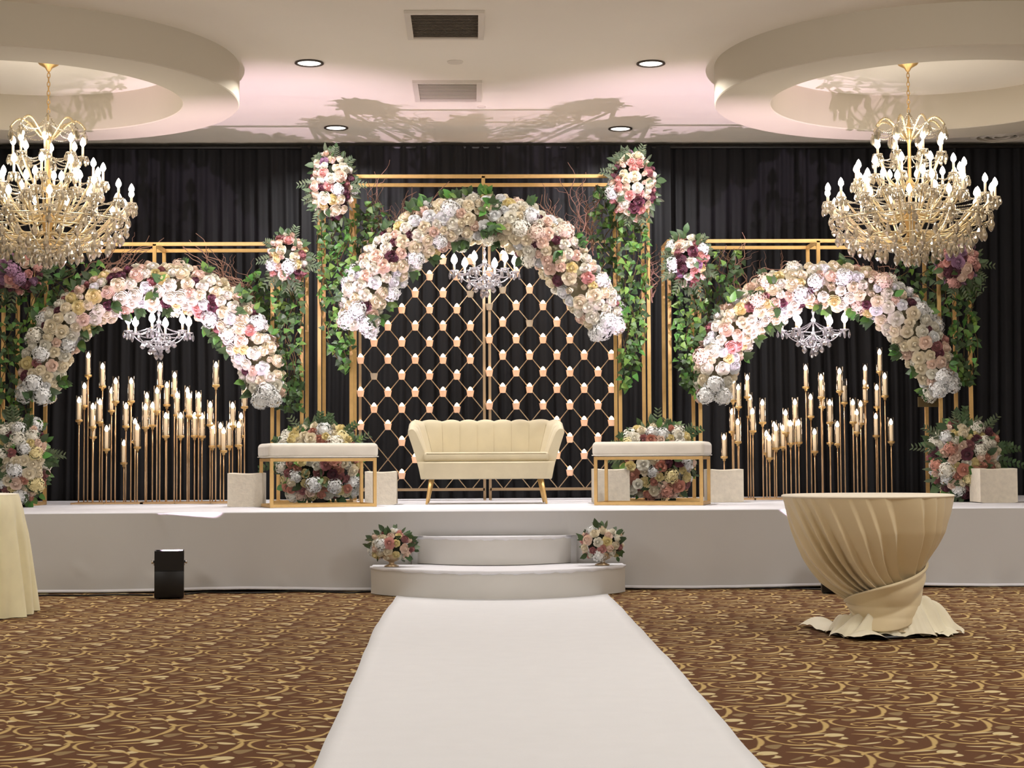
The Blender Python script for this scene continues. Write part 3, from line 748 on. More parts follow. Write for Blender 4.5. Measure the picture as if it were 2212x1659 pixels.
# ------------------------------------------------------------------ ivy
def ivy(region, n_strand, n_leaf, label, seed, Y=14.9, kinds=('ivy', 'ivy', 'ivy2'), size=(.045, .07)):
    """region: list of (y, x0, x1) rows in the frame plane, top to bottom"""
    random.seed(seed)
    top = at((region[0][1] + region[0][2]) / 2, region[0][0], Y)
    t = thing('ivy_garland', label, 'ivy', top)
    def bounds(y):
        for (a, b, c), (d, e, f) in zip(region, region[1:]):
            if y <= d: k = (y - a) / (d - a); return b + (e - b) * k, c + (f - c) * k
        return region[-1][1:]
    y0, y1 = region[0][0], region[-1][0]
    for s in range(n_strand):
        u = random.random(); ye = y0 + (y1 - y0) * random.uniform(.75, 1.0); pts = []; ph = random.uniform(0, 6)
        for k in range(14):
            y = y0 + (ye - y0) * k / 13; a, b = bounds(y); uu = min(1, max(0, u + .18 * math.sin(k * .9 + ph)))
            pts.append(at(a + (b - a) * uu, y, Y + .03 * math.sin(k * 1.3 + ph)))
        MB().tube(pts, .004, 4).build('vine_stem', 'vine', t)
    for k in range(n_leaf):
        y = y0 + (y1 - y0) * random.random() ** 1.05; a, b = bounds(y)
        q = at(random.uniform(a, b), y, Y + random.uniform(-.10, .08))
        put_leaf(t, q, (random.uniform(-1, 1), random.uniform(-.5, .2), random.uniform(-1.2, .5)), (random.uniform(-.6, .6), -1, random.uniform(-.2, .9)), random.uniform(*size), random.choice(kinds))
ivy([(475, 688, 765), (560, 684, 770), (650, 690, 765), (740, 705, 762), (800, 735, 755)], 6, 290, 'green ivy hanging on the left tower of the centre frame', 31)
ivy([(470, 1335, 1400), (600, 1335, 1398), (700, 1345, 1395), (780, 1342, 1385), (838, 1340, 1356)], 6, 290, 'green ivy hanging on the right tower of the centre frame', 32)
ivy([(605, 595, 655), (700, 590, 652), (800, 598, 650), (885, 600, 655)], 5, 230, 'green ivy hanging on the right tower of the left frame', 33, kinds=('ivy', 'ivy2', 'ivy2'))
ivy([(600, -5, 95), (700, -5, 90), (800, 0, 70), (930, 0, 55)], 5, 230, 'dark ivy hanging on the left tower of the left frame', 34, kinds=('ivy2', 'ivy2', 'ivy'))
ivy([(600, 1452, 1525), (700, 1454, 1522), (780, 1462, 1520), (850, 1480, 1512)], 5, 230, 'green ivy hanging on the left tower of the right frame', 35, kinds=('ivy', 'ivy2'))
ivy([(560, 2040, 2105), (700, 2045, 2112), (790, 2060, 2112), (830, 2075, 2100)], 5, 200, 'green ivy hanging on the right tower of the right frame', 36, kinds=('ivy', 'ivy2'))
for reg, lab, sd in (([(440, 770, 830), (500, 768, 850), (560, 768, 840)], 'dark ivy behind the upper left of the centre arch', 41),
                     ([(400, 1285, 1335), (500, 1275, 1335), (600, 1290, 1335)], 'dark ivy behind the upper right of the centre arch', 42),
                     ([(560, 90, 225), (610, 85, 190), (680, 80, 120)], 'ivy behind the upper left of the left arch', 43),
                     ([(590, 540, 590), (640, 530, 590), (710, 555, 590)], 'dark ivy behind the upper right of the left arch', 44),
                     ([(540, 1525, 1608), (600, 1522, 1600), (680, 1520, 1575), (750, 1520, 1545)], 'dark ivy behind the upper left of the right arch', 45),
                     ([(555, 1935, 2040), (610, 1945, 2040), (680, 1990, 2040)], 'ivy behind the upper right of the right arch', 46)):
    ivy(reg, 4, 120, lab, sd, Y=15.12, kinds=('ivy2', 'ivy2', 'ivy') if sd != 43 else ('ivy', 'ivy2'))

# ------------------------------------------------------------------ curly willow
def willow(base, tips, label, seed, Y=15.22, spread=25, n=12):
    random.seed(seed); b0 = at(base[0], base[1], Y); t = thing('curly_willow_bunch', label, 'branches', b0)
    for k in range(n):
        tx, ty = random.choice(tips); tx += random.uniform(-spread, spread); ty += random.uniform(-10, 55)
        s = at(base[0] + random.uniform(-28, 28), base[1] + random.uniform(-20, 20), Y + random.uniform(-.06, .06)); e = at(tx, ty, Y + random.uniform(-.12, .12))
        pts = []; ph = random.uniform(0, 6); am = random.uniform(.02, .045); L = (e - s).length; side = (e - s).cross(Vector((0, 1, 0))).normalized(); m_ = 22
        fq = random.uniform(3, 5)
        for i in range(m_):
            u = i / (m_ - 1); q = s.lerp(e, u) + side * (am * (math.sin(u * fq * 2 + ph) + .5 * math.sin(u * fq * 5 + ph * 2)) * min(1, u * 3)) + Vector((0, .02 * math.sin(u * 9 + ph), 0))
            pts.append(q)
        m = MB().tube(pts, [.0065 * (1 - .6 * i / (m_ - 1)) for i in range(m_)], 4)
        for f in range(2):
            j = random.randint(8, 15); q = pts[j]; d = (e - s).normalized() * .5 + side * random.choice((-1, 1)) * .6; tw = [q]
            for i in range(7): tw.append(q + d * (.03 * (i + 1)) + side * (.014 * math.sin(i * 1.5 + ph)))
            m.tube(tw, [.003 * (1 - .1 * i) for i in range(8)], 4)
        m.build('branch', 'twig', t)
willow((812, 560), [(805, 395), (875, 392), (825, 350), (960, 400), (785, 420)], 'brown curly willow branches rising left behind the centre arch', 51, n=18)
willow((1255, 560), [(1180, 400), (1215, 355), (1245, 340), (1250, 395), (1180, 425), (1280, 400)], 'brown curly willow branches rising right behind the centre arch', 52, n=20)
willow((165, 640), [(300, 545), (270, 520), (330, 500), (240, 560)], 'reddish curly willow branches left behind the left arch', 53, n=16)
willow((545, 660), [(415, 540), (405, 510), (450, 540), (520, 520), (480, 560)], 'brown curly willow branches right behind the left arch', 54, n=17)
willow((1590, 650), [(1700, 555), (1670, 575), (1600, 500), (1560, 510), (1720, 540)], 'reddish curly willow branches left behind the right arch', 55, n=15)
willow((1945, 640), [(1840, 545), (1870, 555), (1900, 560)], 'brown curly willow branches right behind the right arch', 56, n=14)
willow((1400, 640), [(1412, 530), (1405, 560), (1418, 500)], 'thin reddish twigs on the right tower of the centre frame', 57, spread=8, n=7)

# ------------------------------------------------------------------ floor flower arrangements
GPAL = [('rose:cream', 14), ('rose:ivory', 8), ('hyd:white', 12), ('hyd:ivory', 8), ('hyd:butter', 4), ('rose:butter', 9), ('rose:mauve', 8), ('rose:coral', 7), ('rose:blush', 8), ('rose:plum', 4), ('hyd:coral', 3)]
for px, pt, pb, rx, lab, sd, Yf in ((690, 918, 1083, 84, 'full floor flower arrangement behind the left cushioned bench', 61, 14.83), (1418, 918, 1080, 76, 'full floor flower arrangement behind the right cushioned bench', 62, 14.86),
                                (42, 905, 1086, 58, 'floor flower arrangement at the foot of the left frame', 63, 14.6), (2082, 910, 1078, 74, 'floor flower arrangement at the foot of the right frame', 64, 14.6)):
    s = Yf / F; top = at(px, pt, Yf); rz = (top.z - STZ) / 2; c = Vector((top.x, Yf, STZ + rz + .02))
    def pot(t, c=c): MB().lathe([(.06, 0), (.07, .02), (.08, .07), (.07, .08), (.06, .03), (0, .02)], (c.x, c.y + .06, STZ + .001), 20).build('pot', 'black', t, True)
    t = bouquet(c, rx * s, rz * .92, .17, 125, lab, 'flower_arrangement', GPAL, sd, 210, (.044, .062), ('oval', 'ivy2', 'green', 'euca'), lower=-.97, base=STZ, extra=pot, leaflen=(.06, .11), boxy=.5 if sd < 63 else .12)
    for k in range(10):
        a = random.uniform(-.3, PI + .3); d = Vector((math.cos(a), -.1, math.sin(a) * .8 + .1))
        sprig(t, c + Vector((d.x * rx * s * .85, -.03, d.z * rz * .8)), d, random.uniform(.12, .24), random.choice(('oval', 'ivy2', 'euca')), 6, .062)

# bowls of flowers on the lower step
SPAL = [('rose:cream', 14), ('rose:ivory', 8), ('hyd:white', 10), ('rose:blush', 10), ('rose:pink', 5), ('rose:mauve', 7), ('rose:butter', 4)]
for px, pb, pt, rx, lab, sd in ((846, 1217, 1138, 44, 'cream and rose flower centrepiece in a bowl, left end of the lower step', 71), (1301, 1214, 1130, 44, 'cream and rose flower centrepiece in a bowl, right end of the lower step', 72)):
    b = at(px, pb, 12.50); b.z = .2; s = b.y / F; H = (pb - pt) * s
    def bowl(t, b=b): MB().lathe([(.05, 0), (.055, .006), (.02, .02), (.02, .035), (.06, .05), (.085, .09), (.08, .095), (.055, .055), (0, .04)], (b.x, b.y, .2005), 20).build('bowl', 'champ', t, True)
    bouquet((b.x, b.y, .2 + .06 + (H - .06) * .42), rx * s, (H - .06) * .52, .10, 60, lab, 'flower_centrepiece', SPAL, sd, 80, (.032, .046), ('oval', 'euca', 'ivy2'), lower=-.75, base=.2, leaflen=(.04, .075), extra=bowl)
# ------------------------------------------------------------------ candle lattice
YL = 16.45
def panel(x0, x1, colsA, yA, colsB, yB, label):
    X0 = at(x0, 800, YL).x; X1 = at(x1, 800, YL).x; ZT = at(1045, 522, YL).z; ZB = at(1045, 1057, YL).z
    t = thing('lattice_panel', label, 'lattice screen', ((X0 + X1) / 2, YL, STZ)); wt = .026
    MB().bar((X0, YL, STZ + .002), (X0, YL, ZT), wt).build('post', 'champ', t); MB().bar((X1, YL, STZ + .002), (X1, YL, ZT), wt).build('post', 'champ', t)
    MB().bar((X0, YL, ZT), (X1, YL, ZT), wt).build('top_bar', 'champ', t); MB().bar((X0, YL, ZB), (X1, YL, ZB), wt).build('bottom_bar', 'champ', t)
    MB().bar((X0, YL, STZ + .008), (X0, YL - .3, STZ + .008), .014).build('foot', 'champ', t); MB().bar((X1, YL, STZ + .008), (X1, YL - .3, STZ + .008), .014).build('foot', 'champ', t)
    # diagonals: z = za + k*dz with slope +-
    dx = (X1 - X0) / ((x1 - x0) / 29.3); 
    dxp = 29.3; dyp = 35.7
    za = at(colsA[0], yA, YL).z; xa_ = at(colsA[0], yA, YL).x; DX = at(colsA[0] + dxp, yA, YL).x - xa_; DZ = za - at(colsA[0], yA + dyp, YL).z
    sl = DZ / DX
    for sg in (1, -1):
        for k in range(-40, 60):
            # line through (xa_, za + 2k*DZ) with slope sg*sl
            c = za + 2 * k * DZ
            ptsl = []
            for X in (X0, X1):
                ptsl.append((X, c + sg * sl * (X - xa_)))
            (ax, az_), (bx, bz) = ptsl
            def clip(ax, az_, bx, bz):
                u0, u1 = 0, 1
                for lo in ((ZB, 1), (ZT, -1)):
                    f0 = (az_ - lo[0]) * lo[1]; f1 = (bz - lo[0]) * lo[1]
                    if f0 < 0 and f1 < 0: return None
                    if f0 < 0: u0 = max(u0, f0 / (f0 - f1))
                    if f1 < 0: u1 = min(u1, f0 / (f0 - f1))
                if u1 - u0 < .02: return None
                return (ax + (bx - ax) * u0, az_ + (bz - az_) * u0, ax + (bx - ax) * u1, az_ + (bz - az_) * u1)
            q = clip(ax, az_, bx, bz)
            if q: MB().bar((q[0], YL - .002 * sg, q[1]), (q[2], YL - .002 * sg, q[3]), .0085).build('lattice_rod', 'champ', t)
    return t
LP = panel(778, 1046, (779,), 778, None, None, 'left gold diamond lattice panel of the candle wall')
RP = panel(1058, 1329, (1057,), 734, None, None, 'right gold diamond lattice panel of the candle wall')
cup = MB().lathe([(.024, 0), (.027, .004), (.036, .058), (.038, .060), (.034, .054), (0, .046)], n=14).mesh('votive_cup', 'votive')
cupoff = MB().lathe([(.024, 0), (.027, .004), (.036, .058), (.038, .060), (.034, .054), (0, .046)], n=14).mesh('votive_cup_unlit', 'votiveoff')
fl = MB().lathe([(0, .040), (.017, .048), (.024, .062), (.020, .078), (.008, .092), (0, .097)], n=10).mesh('votive_flame', 'tflame')
hook = MB().box((0, .030, .028), (.012, .016, .03)).mesh('votive_hook', 'champ')
UNLIT = {(1016, 633), (808, 813), (1057, 663), (1144, 699), (1086, 628)}
def archinner(x, y):    # hidden behind the arch flowers?
    if y > 735: return False
    pts = [(x_, y_, h) for x_, y_, h in AC]
    dmin = min(math.hypot(x - x_, y - y_) - h for x_, y_, h in pts)
    cx, cy = 1048, 700
    return dmin < 2 or (y < 540) or math.hypot((x - 1048) / 235, (y - 745) / 215) > 1.0
VOT = []
def cups(cols, y0):
    for cxp in cols:
        for k in range(-4, 9):
            y = y0 + k * 71.4
            if y < 550 or y > 1040 or archinner(cxp, y): continue
            if 905 < cxp < 1195 and y > 910 and y < 1020: continue
            if 585 < cxp < 840 and y > 950: continue
            if cxp > 1262 and y > 955: continue
            if y > 1000 and not (abs(cxp - 868) < 5 or abs(cxp - 1231) < 5 or abs(cxp - 928) < 4): continue
            un = any(abs(cxp - a) < 6 and abs(y - b) < 12 for a, b in UNLIT)
            p = at(cxp, y + 8, YL - .045); p.z = at(cxp, y + 8, YL).z
            hi = 'upper' if y < 720 else ('middle' if y < 860 else 'lower'); side = 'left' if cxp < 1050 else 'right'
            if un:
                t = thing('votive_candle', {(1016, 633): 'unlit pale votive cup beneath the small central chandelier, left of the centre posts', (808, 813): 'unlit pale votive cup near the left edge of the lattice',
                    (1057, 663): 'unlit pale votive cup on the centre post of the lattice', (1144, 699): 'unlit pale votive cup in the middle of the right lattice panel', (1086, 628): 'unlit pale votive cup beneath the small central chandelier, right of the centre posts'}[min(UNLIT, key=lambda q: abs(q[0] - cxp) + abs(q[1] - y))], 'candle', p)
            else:
                t = thing('votive_candle', '', 'candle', p, 'lit votives of the %s lattice panel' % side); VOT.append((side, round((y - y0 if y0 in (778, 734) else y - y0 + 35.7 * (-1 if y0 > 700 and y0 == 741 else 1)), 0), y, cxp, t))
            T_ = Matrix.Translation(p)
            inst('cup', cupoff if un else cup, t, T_); inst('hook', hook, t, T_)
            if not un: inst('flame', fl, t, T_)
cups([779, 838, 897, 957, 1016], 778); cups([808, 868, 928, 987], 741)
cups([1057, 1115, 1173, 1231, 1292], 734); cups([1086, 1144, 1203, 1262, 1321], 769.5)

ORDN = ['first', 'second', 'third', 'fourth', 'fifth', 'sixth', 'seventh', 'eighth', 'ninth', 'tenth', 'eleventh', 'twelfth', 'thirteenth', 'fourteenth', 'fifteenth']
for side in ('left', 'right'):
    vs = sorted([v for v in VOT if v[0] == side], key=lambda v: v[2]); rows = []
    for v in vs:
        if rows and abs(rows[-1][0][2] - v[2]) < 12: rows[-1].append(v)
        else: rows.append([v])
    for i, r in enumerate(rows):
        r.sort(key=lambda v: v[3])
        for j, v in enumerate(r):
            v[4]['label'] = 'lit votive candle, %s from left in %s row down of the %s lattice panel' % (ORDN[j], ORDN[i], side)

# ------------------------------------------------------------------ candle stands
K = 1 / 2.593
LEFT = [(495, 750), (575, 810), (648, 893), (735, 893), (897, 808), (978, 860), (1210, 803), (473, 920), (625, 947), (935, 915), (880, 947), (823, 975), (992, 970), (1050, 945), (1060, 975), (1113, 972),
        (443, 1000), (560, 1010), (520, 1035), (706, 1033), (815, 1038), (855, 1028), (1178, 1025), (1303, 1030), (1370, 925), (523, 1095), (597, 1160), (757, 1120), (770, 1150), (929, 1087), (1012, 1087),
        (1090, 1087), (1132, 1090), (1190, 1145), (1235, 1143), (1253, 1172), (1285, 1143), (1337, 1138), (1350, 1088), (694, 1240)]
RIGHT = [(555, 873), (505, 928), (570, 982), (470, 1065), (585, 1062), (640, 1013), (502, 1122), (425, 1207), (770, 1070), (822, 1010), (705, 1138), (662, 1187), (679, 1212), (716, 1157), (754, 1153), (797, 1130),
         (842, 1125), (882, 818), (968, 872), (973, 927), (1072, 838), (1097, 905), (910, 982), (1017, 1013), (1017, 1130), (1060, 1135), (932, 1177), (1147, 1012), (1190, 1020), (1168, 1068), (1215, 820),
         (1212, 897), (1296, 730), (1325, 865), (1280, 928), (1275, 1090), (1360, 1122), (475, 890)]
CUPM = MB().lathe([(.012, -.03), (.014, -.012), (.030, -.006), (.034, 0), (.034, .014), (.031, .014), (.030, .003), (0, .003)], n=14).mesh('brass_cup', 'gold')
TUBEM = MB().grid([[(.030 * math.cos(2 * PI * k / 16), .030 * math.sin(2 * PI * k / 16), z) for z in (.004, .235)] for k in range(17)]).mesh('glass_tube', 'tube')
def candlemesh(h, nm): return MB().lathe([(.0155, .004), (.0155, h), (.010, h + .004), (0, h + .005)], n=12).mesh('taper_wax', nm)
CAN = candlemesh(.165, 'wax'); CANOFF = candlemesh(.165, 'waxoff')
FLM = MB().lathe([(0, .166), (.012, .170), (.018, .184), (.015, .200), (.006, .218), (0, .224)], n=10).mesh('taper_flame', 'flame')  # flame enlarged to take in its bloom
def stands(L, ox, oy, ybase, where, order, unlit=()):
    P = [(ox + x * K, oy + y * K, i) for i, (x, y) in enumerate(L)]; P.sort(); n = len(P); G = 5
    for g in range(G):
        sub = P[g * n // G:(g + 1) * n // G]
        xc = sum(p[0] for p in sub) / len(sub); Yb = ybase
        lab = 'cluster of slim gold candle stems, %s of five from the left under the %s arch' % (order[g], where)
        x0 = at(sub[0][0], 1075, Yb).x; x1 = at(sub[-1][0], 1075, Yb).x
        t = thing('floor_candelabrum', lab, 'candelabrum', ((x0 + x1) / 2, Yb, STZ))
        m = MB(); y0_, y1_ = Yb - .22, Yb + .22
        for a, b in (((x0 - .02, y0_), (x1 + .02, y0_)), ((x0 - .02, y1_), (x1 + .02, y1_)), ((x0 - .02, y0_), (x0 - .02, y1_)), ((x1 + .02, y0_), (x1 + .02, y1_)), ((x0 - .02, Yb), (x1 + .02, Yb))):
            m.bar((*a, STZ + .008), (*b, STZ + .008), .014)
        m.build('base', 'goldrod', t)
        for j, (px, py, idx) in enumerate(sub):
            Yc = (y0_, Yb, y1_)[(idx * 7 + j) % 3]
            f = at(px, py, Yc); zc = f.z - .187     # cup height
            MB().tube([(f.x, Yc, STZ + .01), (f.x, Yc, zc - .02)], .0062, 8).build('stem', 'goldrod', t, True)
            T_ = Matrix.Translation((f.x, Yc, zc))
            inst('cup', CUPM, t, T_); inst('glass_chimney', TUBEM, t, T_)
            un = idx in unlit
            c = thing('taper_candle', ('unlit ivory taper candle inside a glass tube under the %s arch' % where) if un else 'lit ivory taper candle, %s from left, in the %s stem cluster under %s arch' % (ORDN[j], order[g].replace(' from left', ''), where), 'candle', (f.x, Yc, zc + .004),
                      None if un else 'lit tapers of the %s cluster under the %s arch' % (order[g], where))
            inst('wax', CANOFF if un else CAN, c, T_)
            if not un: inst('flame', FLM, c, T_)
ORD = ['leftmost', 'second', 'middle', 'fourth', 'rightmost']
stands(LEFT, 0, 480, 15.72, 'left', ORD)
stands(RIGHT, 1400, 480, 15.95, 'right', ORD, (21,))

# ------------------------------------------------------------------ seats and plinths
def bench(fl_, fr_, deep, label):
    """fl_, fr_: pixels of the front bottom corners; deep: depth and sign of turn"""
    a = atz(*fl_, STZ); b = atz(*fr_, STZ)
    return a, b
def bench_at(cx, cy, rz, W, D, H, label):
    M_ = Matrix.Translation((cx, cy, STZ)) @ Matrix.Rotation(rz, 4, 'Z')
    t = thing('cushioned_bench', label, 'bench', (cx, cy, STZ)); s = .026; hz = H - .125
    for sx in (-1, 1):
        for sy in (-1, 1):
            MB(M_).box((sx * (W / 2 - s / 2), sy * (D / 2 - s / 2), hz / 2 + .001), (s, s, hz)).build('leg', 'gold', t)
        for z in (s / 2 + .002, hz - s / 2): MB(M_).box((sx * (W / 2 - s / 2), 0, z), (s * .96, D - 2 * s, s * .96)).build('side_rail', 'gold', t)
    for sy in (-1, 1):
        for z in (s / 2 + .002, hz - s / 2): MB(M_).box((0, sy * (D / 2 - s / 2), z), (W - 2 * s, s * .96, s * .96)).build('rail', 'gold', t)
    def fn(v):
        v.z += .010 * math.cos(v.x / W * PI) * math.cos(v.y / D * PI) if v.z > 0 else 0
        return v
    m = MB(M_); bm = bmesh.new(); bmesh.ops.create_cube(bm, size=1)
    m.rbox((0, 0, hz + .062), (W + .03, D + .03, .122), .036, 5, fn)
    m.build('cushion', 'whitevelvet', t, True)
    p_ = MB(M_)
    for e in (-1, 1):
        pts = [(e * (W / 2 + .006) - e * .0, y, z) for y, z in ()]
    loop = [(x, y, hz + .012) for x, y in ((-W / 2 - .012, -D / 2 - .012), (W / 2 + .012, -D / 2 - .012), (W / 2 + .012, D / 2 + .012), (-W / 2 - .012, D / 2 + .012), (-W / 2 - .012, -D / 2 - .012))]
    p_.tube(loop, .005, 6); p_.build('piping', 'whitevelvet', t, True)
    return t
# left bench is turned towards the aisle, right bench the other way
SB = 13.85
a = at(607, 1091, SB); 
bench_at(at(690, 1085, 14.22).x - .015, 14.22, math.radians(17), .88, .50, .525, 'white cushioned gold box bench left of the ivory sofa')
bench_at(at(1408, 1085, 14.25).x + .01, 14.25, math.radians(-15), .90, .50, .525, 'white cushioned gold box bench right of the ivory sofa')

def plinth(px0, px1, pt, pb, Y, rz, label):
    a = at(px0, pb, Y); b = at(px1, pb, Y); W = (b.x - a.x) * .97; H = (pb - pt) * Y / F; D = W
    cx = (a.x + b.x) / 2; M_ = Matrix.Translation((cx, Y + D / 2, STZ + .001)) @ Matrix.Rotation(rz, 4, 'Z')
    m = MB(M_); n_ = 12; P = []
    for i in range(n_ + 1):      # cross-sections along x, closed loop around y-z
        x = -1 + 2 * i / n_; top = H - .010 * (1 - x * x); dy = .012 * (1 - x * x); hw_ = W / 2; e = .006 if i in (0, n_) else 0
        P.append([(x * hw_, -D / 2 + dy, 0 + e), (x * hw_, -D / 2 + dy, top - .008), (x * hw_, -D / 2 + dy + .008, top - e), (x * hw_, D / 2 - dy - .008, top - e), (x * hw_, D / 2 - dy, top - .008), (x * hw_, D / 2 - dy, 0 + e), (x * hw_, -D / 2 + dy, 0 + e)])
    m.grid(P); m.add([P[0][k] for k in range(6)], [(0, 1, 2, 3, 4, 5)]); m.add([P[-1][k] for k in range(6)], [(5, 4, 3, 2, 1, 0)])
    tag(m.build('plinth', 'stone', None, True, angle=.6), label, 'plinth')
plinth(490, 567, 1013, 1087, 14.25, 0, 'short cream stone-look plinth left of the left bench')
plinth(787, 857, 1010, 1083, 14.72, 0, 'short cream stone-look plinth between the left bench and the sofa')
plinth(1282, 1362, 1005, 1081, 14.72, 0, 'short cream stone-look plinth behind the left half of the right bench')
plinth(1530, 1608, 1005, 1078, 14.85, 0, 'short cream stone-look plinth right of the right bench')
plinth(2117, 2200, 1003, 1079, 14.15, 0, 'short cream stone-look plinth before the far right floor flowers')

# sofa
def sofa():
    Y0 = 14.75; c = at(1051, 1083, Y0); sc = Y0 / F
    M_ = Matrix.Translation((c.x, Y0 + .30, STZ))
    t = thing('loveseat', 'ivory velvet loveseat with scalloped channel back and gold legs, stage centre', 'sofa', (c.x, Y0 + .3, STZ))
    chan = .1535; yf = -.26; yb = .27; rc = .20
    def path(hw, grow):     # U from left front to right front, list of (x, y, nx, ny, s)
        out = []; straight = yb - rc - yf
        segs = straight + PI / 2 * rc + 2 * (hw - rc) + PI / 2 * rc + straight; n_ = 220
        for i in range(n_ + 1):
            s = segs * i / n_; q = s
            if q <= straight: x, y, nx, ny = -hw, yf + q, -1, 0
            elif q <= straight + PI / 2 * rc:
                a = (q - straight) / rc; x = -hw + rc - rc * math.cos(a); y = yb - rc + rc * math.sin(a); nx, ny = -math.cos(a), math.sin(a)
            elif q <= straight + PI / 2 * rc + 2 * (hw - rc):
                x = -hw + rc + (q - straight - PI / 2 * rc); y = yb; nx, ny = 0, 1
            elif q <= straight + PI * rc + 2 * (hw - rc):
                a = (q - straight - PI / 2 * rc - 2 * (hw - rc)) / rc; x = hw - rc + rc * math.sin(a); y = yb - rc + rc * math.cos(a); nx, ny = math.sin(a), math.cos(a)
            else: x = hw; y = yb - rc - (q - straight - PI * rc - 2 * (hw - rc)); nx, ny = 1, 0
            out.append((x, y, nx, ny, s - segs / 2))
        return out, segs
    base, segs = path(.568, 0); P = []; half = segs / 2
    for (x, y, nx, ny, s) in base:
        e = abs(s) / half                                  # 0 centre, 1 arm front
        z1 = .735 - .085 * max(0, (e - .52) / .48) ** 1.6
        sc_ = abs(math.cos(PI * s / chan)) ** .7
        z1 += .018 * sc_ - .01; z0 = .235
        lean = .108
        th = .085 - .02 * e
        row = []
        prof = []
        for k in range(7): v = k / 6; prof.append((v, 'o'))
        for v, kd in prof:     # outer face bottom to top
            z = z0 + (z1 - .035 - z0) * v; o_ = lean * v ** 1.2; row.append((x + nx * o_, y + ny * o_ * .6, z))
        for k in range(1, 6):     # rolled top
            a = PI * k / 6; o_ = lean + (-th / 2) + th / 2 * math.cos(a); row.append((x + nx * o_, y + ny * o_ * .6, z1 - .035 + .035 * math.sin(a)))
        for k in range(8):
            v = 1 - k / 7; z = z0 + .10 + (z1 - .035 - z0 - .10) * v; o_ = lean * v ** 1.2 - th - .018 * sc_ * (v ** .3 if v > 0 else 0); row.append((x + nx * o_, y + ny * o_ * .6, z))
        P.append(row)
    m = MB(M_); m.grid(P)
    for row in (P[0], P[-1]):
        m.add(row, [tuple(range(len(row)))])
    m.build('shell_back', 'ivoryvelvet', t, True, angle=1.0)
    # seams of the channels
    for k in range(-6, 7):
        s0 = (k + .5) * chan
        if abs(s0) > half * .97: continue
        i = min(range(len(base)), key=lambda i: abs(base[i][4] - s0)); row = P[i][12:]
        (x, y, nx, ny, s) = base[i]
        MB(M_).tube([(p[0] - nx * .002, p[1] - ny * .002, p[2]) for p in row], .0022, 5).build('seam', 'ivoryvelvet', t)
    # base
    b = MB(M_); n_ = 40; Pb = []
    for i in range(n_ + 1):
        u = -1 + 2 * i / n_; yy = -.335 + .035 * abs(u) ** 6
        def X(hw): return u * hw
        Pb.append([(X(.56), .25, .215), (X(.56), yy + .02, .215), (X(.565), yy + .006, .222), (X(.590), yy - .004, .355), (X(.595), yy + .002, .362), (X(.595), yy + .02, .366), (X(.59), .25, .366), (X(.56), .25, .215)])
    b.grid(Pb); b.add(Pb[0][:7], [tuple(range(7))]); b.add(Pb[-1][:7], [tuple(range(7))[::-1]])
    b.build('seat_base', 'ivoryvelvet', t, True, angle=.7)
    MB(M_).rbox((0, -.04, .405), (1.085, .50, .085), .03, 5).build('seat_cushion', 'ivoryvelvet', t, True)
    l = [(-.54, -.30, .408), (.54, -.30, .408)]
    MB(M_).tube([(-.515, -.287, .437), (.515, -.287, .437)], .004, 6).build('piping', 'ivoryvelvet', t)
    for sx in (-1, 1):
        for sy in (-1, 1):
            a = (sx * .475, -.02 + sy * .24 - .02, .218); e = (sx * .515, -.02 + sy * .285 - .02, .002)
            MB(M_).tube([a, e], [.020, .010], 12).build('leg', 'gold', t, True)
sofa()

